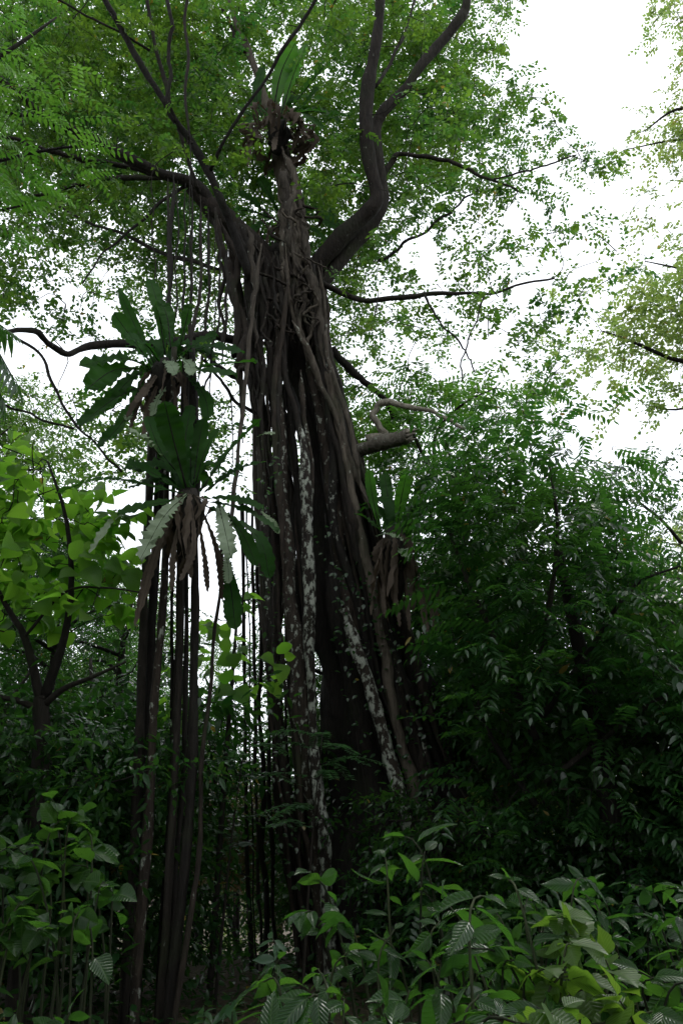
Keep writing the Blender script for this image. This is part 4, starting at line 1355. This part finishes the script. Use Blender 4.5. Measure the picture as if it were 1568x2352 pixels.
stem_plant('lobed_vine', 'yellow-green lobed vine scrambling over the shrubs', [(1290, 2050, 4.0), (1310, 2110, 3.8), (1250, 2170, 3.7), (1340, 2190, 3.7), (1290, 2260, 3.4), (1390, 2150, 3.9), (1240, 2300, 3.3), (1370, 2310, 3.3), (1330, 2100, 4.0), (1420, 2240, 3.6)], 'vine_leaf', T_VINE, .155, 64, cat='climber', nl=(11, 15))
stem_plant('leafy_shrub', 'shrub with shiny spreading leaves right of the lobed vine', [(1430, 2160, 4.2), (1500, 2190, 4.0), (1560, 2130, 4.4), (1450, 2260, 3.7), (1540, 2260, 3.7), (1600, 2200, 4.0), (1500, 2310, 3.4), (1400, 2290, 3.6)], 'shrub_leaf', T_SHRUB2, .20, 65)
for q, (x0, x1, y0, y1, Y0, Y1, n, lab) in enumerate([
    (560, 760, 2230, 2400, 3.1, 3.9, 7, 'low shrub with ribbed leaves under the upright shrub'),
    (780, 1000, 2250, 2400, 3.0, 3.8, 7, 'low shrub of long dark leaves below the pale-tipped shrub'),
    (1010, 1250, 2280, 2420, 2.8, 3.4, 7, 'low shrub of long leaves at the foot of the narrow-leaved shrub'),
    (1280, 1570, 2300, 2420, 2.8, 3.4, 7, 'low shrub of broad leaves at the foot of the lobed vine'),
]):
    stem_plant('low_shrub', lab, fill(x0, x1, y0, y1, n, Y0, Y1, 80 + q), 'shrub_leaf', T_SHRUB if q % 2 else T_SHRUB2, .19, 70 + q, nl=(7, 10))
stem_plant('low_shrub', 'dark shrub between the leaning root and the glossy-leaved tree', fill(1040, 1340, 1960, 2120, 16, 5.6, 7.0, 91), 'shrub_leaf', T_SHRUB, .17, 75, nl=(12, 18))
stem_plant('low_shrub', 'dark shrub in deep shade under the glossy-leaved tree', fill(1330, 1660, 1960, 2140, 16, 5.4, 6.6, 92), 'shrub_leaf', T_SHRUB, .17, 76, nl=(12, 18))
stem_plant('low_shrub', 'sparse shrub in the gap behind the foot of the root curtain', fill(440, 640, 2080, 2330, 7, 6.2, 7.4, 93), 'teal_leaf', T_SHRUB, .15, 77, nl=(10, 15))
# left side
stem_plant('round_leaved_shrub', 'round-leaved shrub in tiers under the forked trunk', fill(-60, 190, 1810, 1990, 11, 5.6, 6.6, 94) + [(200, 1880, 6.0), (180, 1840, 6.1), (120, 1810, 6.0)], 'shrub_leaf', leaf_template(8, .66, .5, .08, .25, .8, petiole=.07), .19, 78, nl=(8, 11), droop=.1, lsig=.26, s0=.5, lower=25)
stem_plant('round_leaved_shrub', 'round-leaved shrub with shiny ribbed leaves before the root curtain', fill(-40, 215, 1990, 2120, 7, 5.2, 6.0, 95) + [(262, 2030, 5.7), (180, 2070, 5.4), (245, 2000, 5.8)], 'shrub_leaf', T_BROAD, .17, 79, nl=(7, 9), droop=.1, lsig=.26, s0=.5, lower=25)
stem_plant('low_shrub', 'low leafy shrub at the foot of the root curtain', fill(-40, 290, 2200, 2350, 8, 4.4, 5.2, 96), 'shrub_leaf', T_SHRUB2, .19, 80, nl=(6, 9), lsig=.12, s0=.5)

# slender fine-leaved saplings before the root pillar
def fine_sapling(label, tip, Y, seed):
    r2 = np.random.default_rng(seed)
    t0 = P(*tip, Y)
    T_ = thing('fine_leaved_sapling', label, 'sapling', (t0[0], Y, gz(t0[0], Y)), 'fine-leaved saplings')
    path = catmull([[t0[0] - .2, Y, gz(t0[0], Y) - .1], [t0[0] - .1, Y, t0[2] * .6], t0], 14)
    V_, F_ = tube_arrays(path, np.linspace(.02, .005, 14), 6)
    build('stem', V_, F_, M['bark_dark'], T_, props={'lichen': 0.0})
    for q in range(14):
        an = r2.uniform(0, 6.28); b = path[r2.integers(7, 14)]
        ln = r2.uniform(.6, 1.1); d = np.array([math.cos(an), math.sin(an) * .7, r2.uniform(-.05, .12)])
        pa = catmull([b, b + d * ln * .5 + np.array([0, 0, .05]), b + d * ln + np.array([0, 0, -.08])], 10)
        V_, F_ = tube_arrays(pa, np.linspace(.005, .002, 10), 4)
        br = build('branch', V_, F_, M['bark_dark'], T_, props={'lichen': 0.0})
        n = 54
        s = np.linspace(.15, 1, n); f = s * 8.99; j = f.astype(int)
        p = pa[j] + (pa[j + 1] - pa[j]) * (f - j)[:, None]
        sd = unit(np.cross(d, [0, 0, 1.0])); sg = np.where(np.arange(n) % 2, 1, -1)[:, None]
        ax = unit(sd[None] * sg + d[None] * .35 + r2.normal(0, .12, (n, 3)))
        no = unit(np.array([[0, 0, 1.0]]) + r2.normal(0, .15, (n, 3)))
        Vm, Fm, Um = merge_leaves(p, ax, no, r2.uniform(.07, .11, n) * (1.2 - s * .4), T_MED)
        me = raw_mesh('leaflets', Vm - np.array(T_.location), Fm, Um); o = obj('leaflets', me, M['teal_leaf'], br, 'stuff')
fine_sapling('fine-leaved sapling spreading flat sprays across the pale roots', (740, 1690), 9.6, 1)
fine_sapling('fine-leaved sapling spreading flat sprays left of the root pillar', (560, 1720), 10.0, 2)

# palm whose drooping frond tips come in at the left edge
pb = P(-190, 800, 7.6)
PALM = thing('palm', 'palm with dark drooping frond tips at the left limb\'s end', 'palm', (pb[0], 7.6, gz(pb[0], 7.6)))
V_, F_ = tube_arrays(catmull([[pb[0], 7.6, gz(pb[0], 7.6) - .2], [pb[0] + .1, 7.6, 3], pb], 16), np.linspace(.09, .06, 16), 10, 0, 4, .03)
build('trunk', V_, F_, M['bark'], PALM, props={'lichen': .3})
for q, (mid, tip) in enumerate([((-60, 740), (40, 880)), ((-80, 780), (10, 920)), ((-70, 715), (30, 765)), ((-120, 700), (-60, 640)), ((-260, 700), (-360, 820)), ((-240, 660), (-300, 640)), ((-150, 860), (-40, 960))]):
    pa = catmull([pb, P(*mid, 7.5 - .1 * (q % 3)), P(*tip, 7.3 + .15 * (q % 3))], 16)
    V_, F_ = tube_arrays(pa, np.linspace(.014, .004, 16), 5)
    fr = build('frond', V_, F_, M['stem'], PALM, props={'lichen': 0.0})
    n = 44; s = np.linspace(.22, 1, n); f = s * 14.99; j = f.astype(int)
    p = pa[j] + (pa[j + 1] - pa[j]) * (f - j)[:, None]
    d = unit(pa[j + 1] - pa[j]); sd = unit(np.cross(d, [0, 0, 1.0])) * np.where(np.arange(n) % 2, 1, -1)[:, None]
    ax = unit(sd * .7 + d * .6 + np.array([0, 0, -.65]))
    T_PALM = leaf_template(4, .13, .35, .1, .25, petiole=0)
    Vm, Fm, Um = merge_leaves(p, ax, unit(np.cross(ax, d) * 0 + np.array([[0, 0, 1.0]]) + rng.normal(0, .2, (n, 3))), np.full(n, .30), T_PALM)
    obj('leaflets', raw_mesh('leaflets', Vm - np.array(PALM.location), Fm, Um), M['dark_leaf'], fr, 'stuff')

# ground cover
r2 = np.random.default_rng(77)
n = 14000
x = r2.uniform(-8, 9, n); y = r2.uniform(2.2, 18, n)
z = np.array([gz(a, b) for a, b in zip(x, y)]) + r2.uniform(0, .28, n)
an = r2.uniform(0, 6.28, n)
ax = unit(np.stack([np.cos(an), np.sin(an), r2.normal(.1, .35, n)], 1))
no = unit(np.array([[0, 0, 1.0]]) + r2.normal(0, .3, (n, 3)))
Vm, Fm, Um = merge_leaves(np.stack([x, y, z], 1), ax, no, r2.uniform(.07, .16, n), T_TEAR)
g = build('ground_cover', Vm, Fm, M['dark_leaf'], None, uvs=Um, kind='stuff')
g['label'] = 'low leafy ground cover on the forest floor'
g['category'] = 'ground cover'
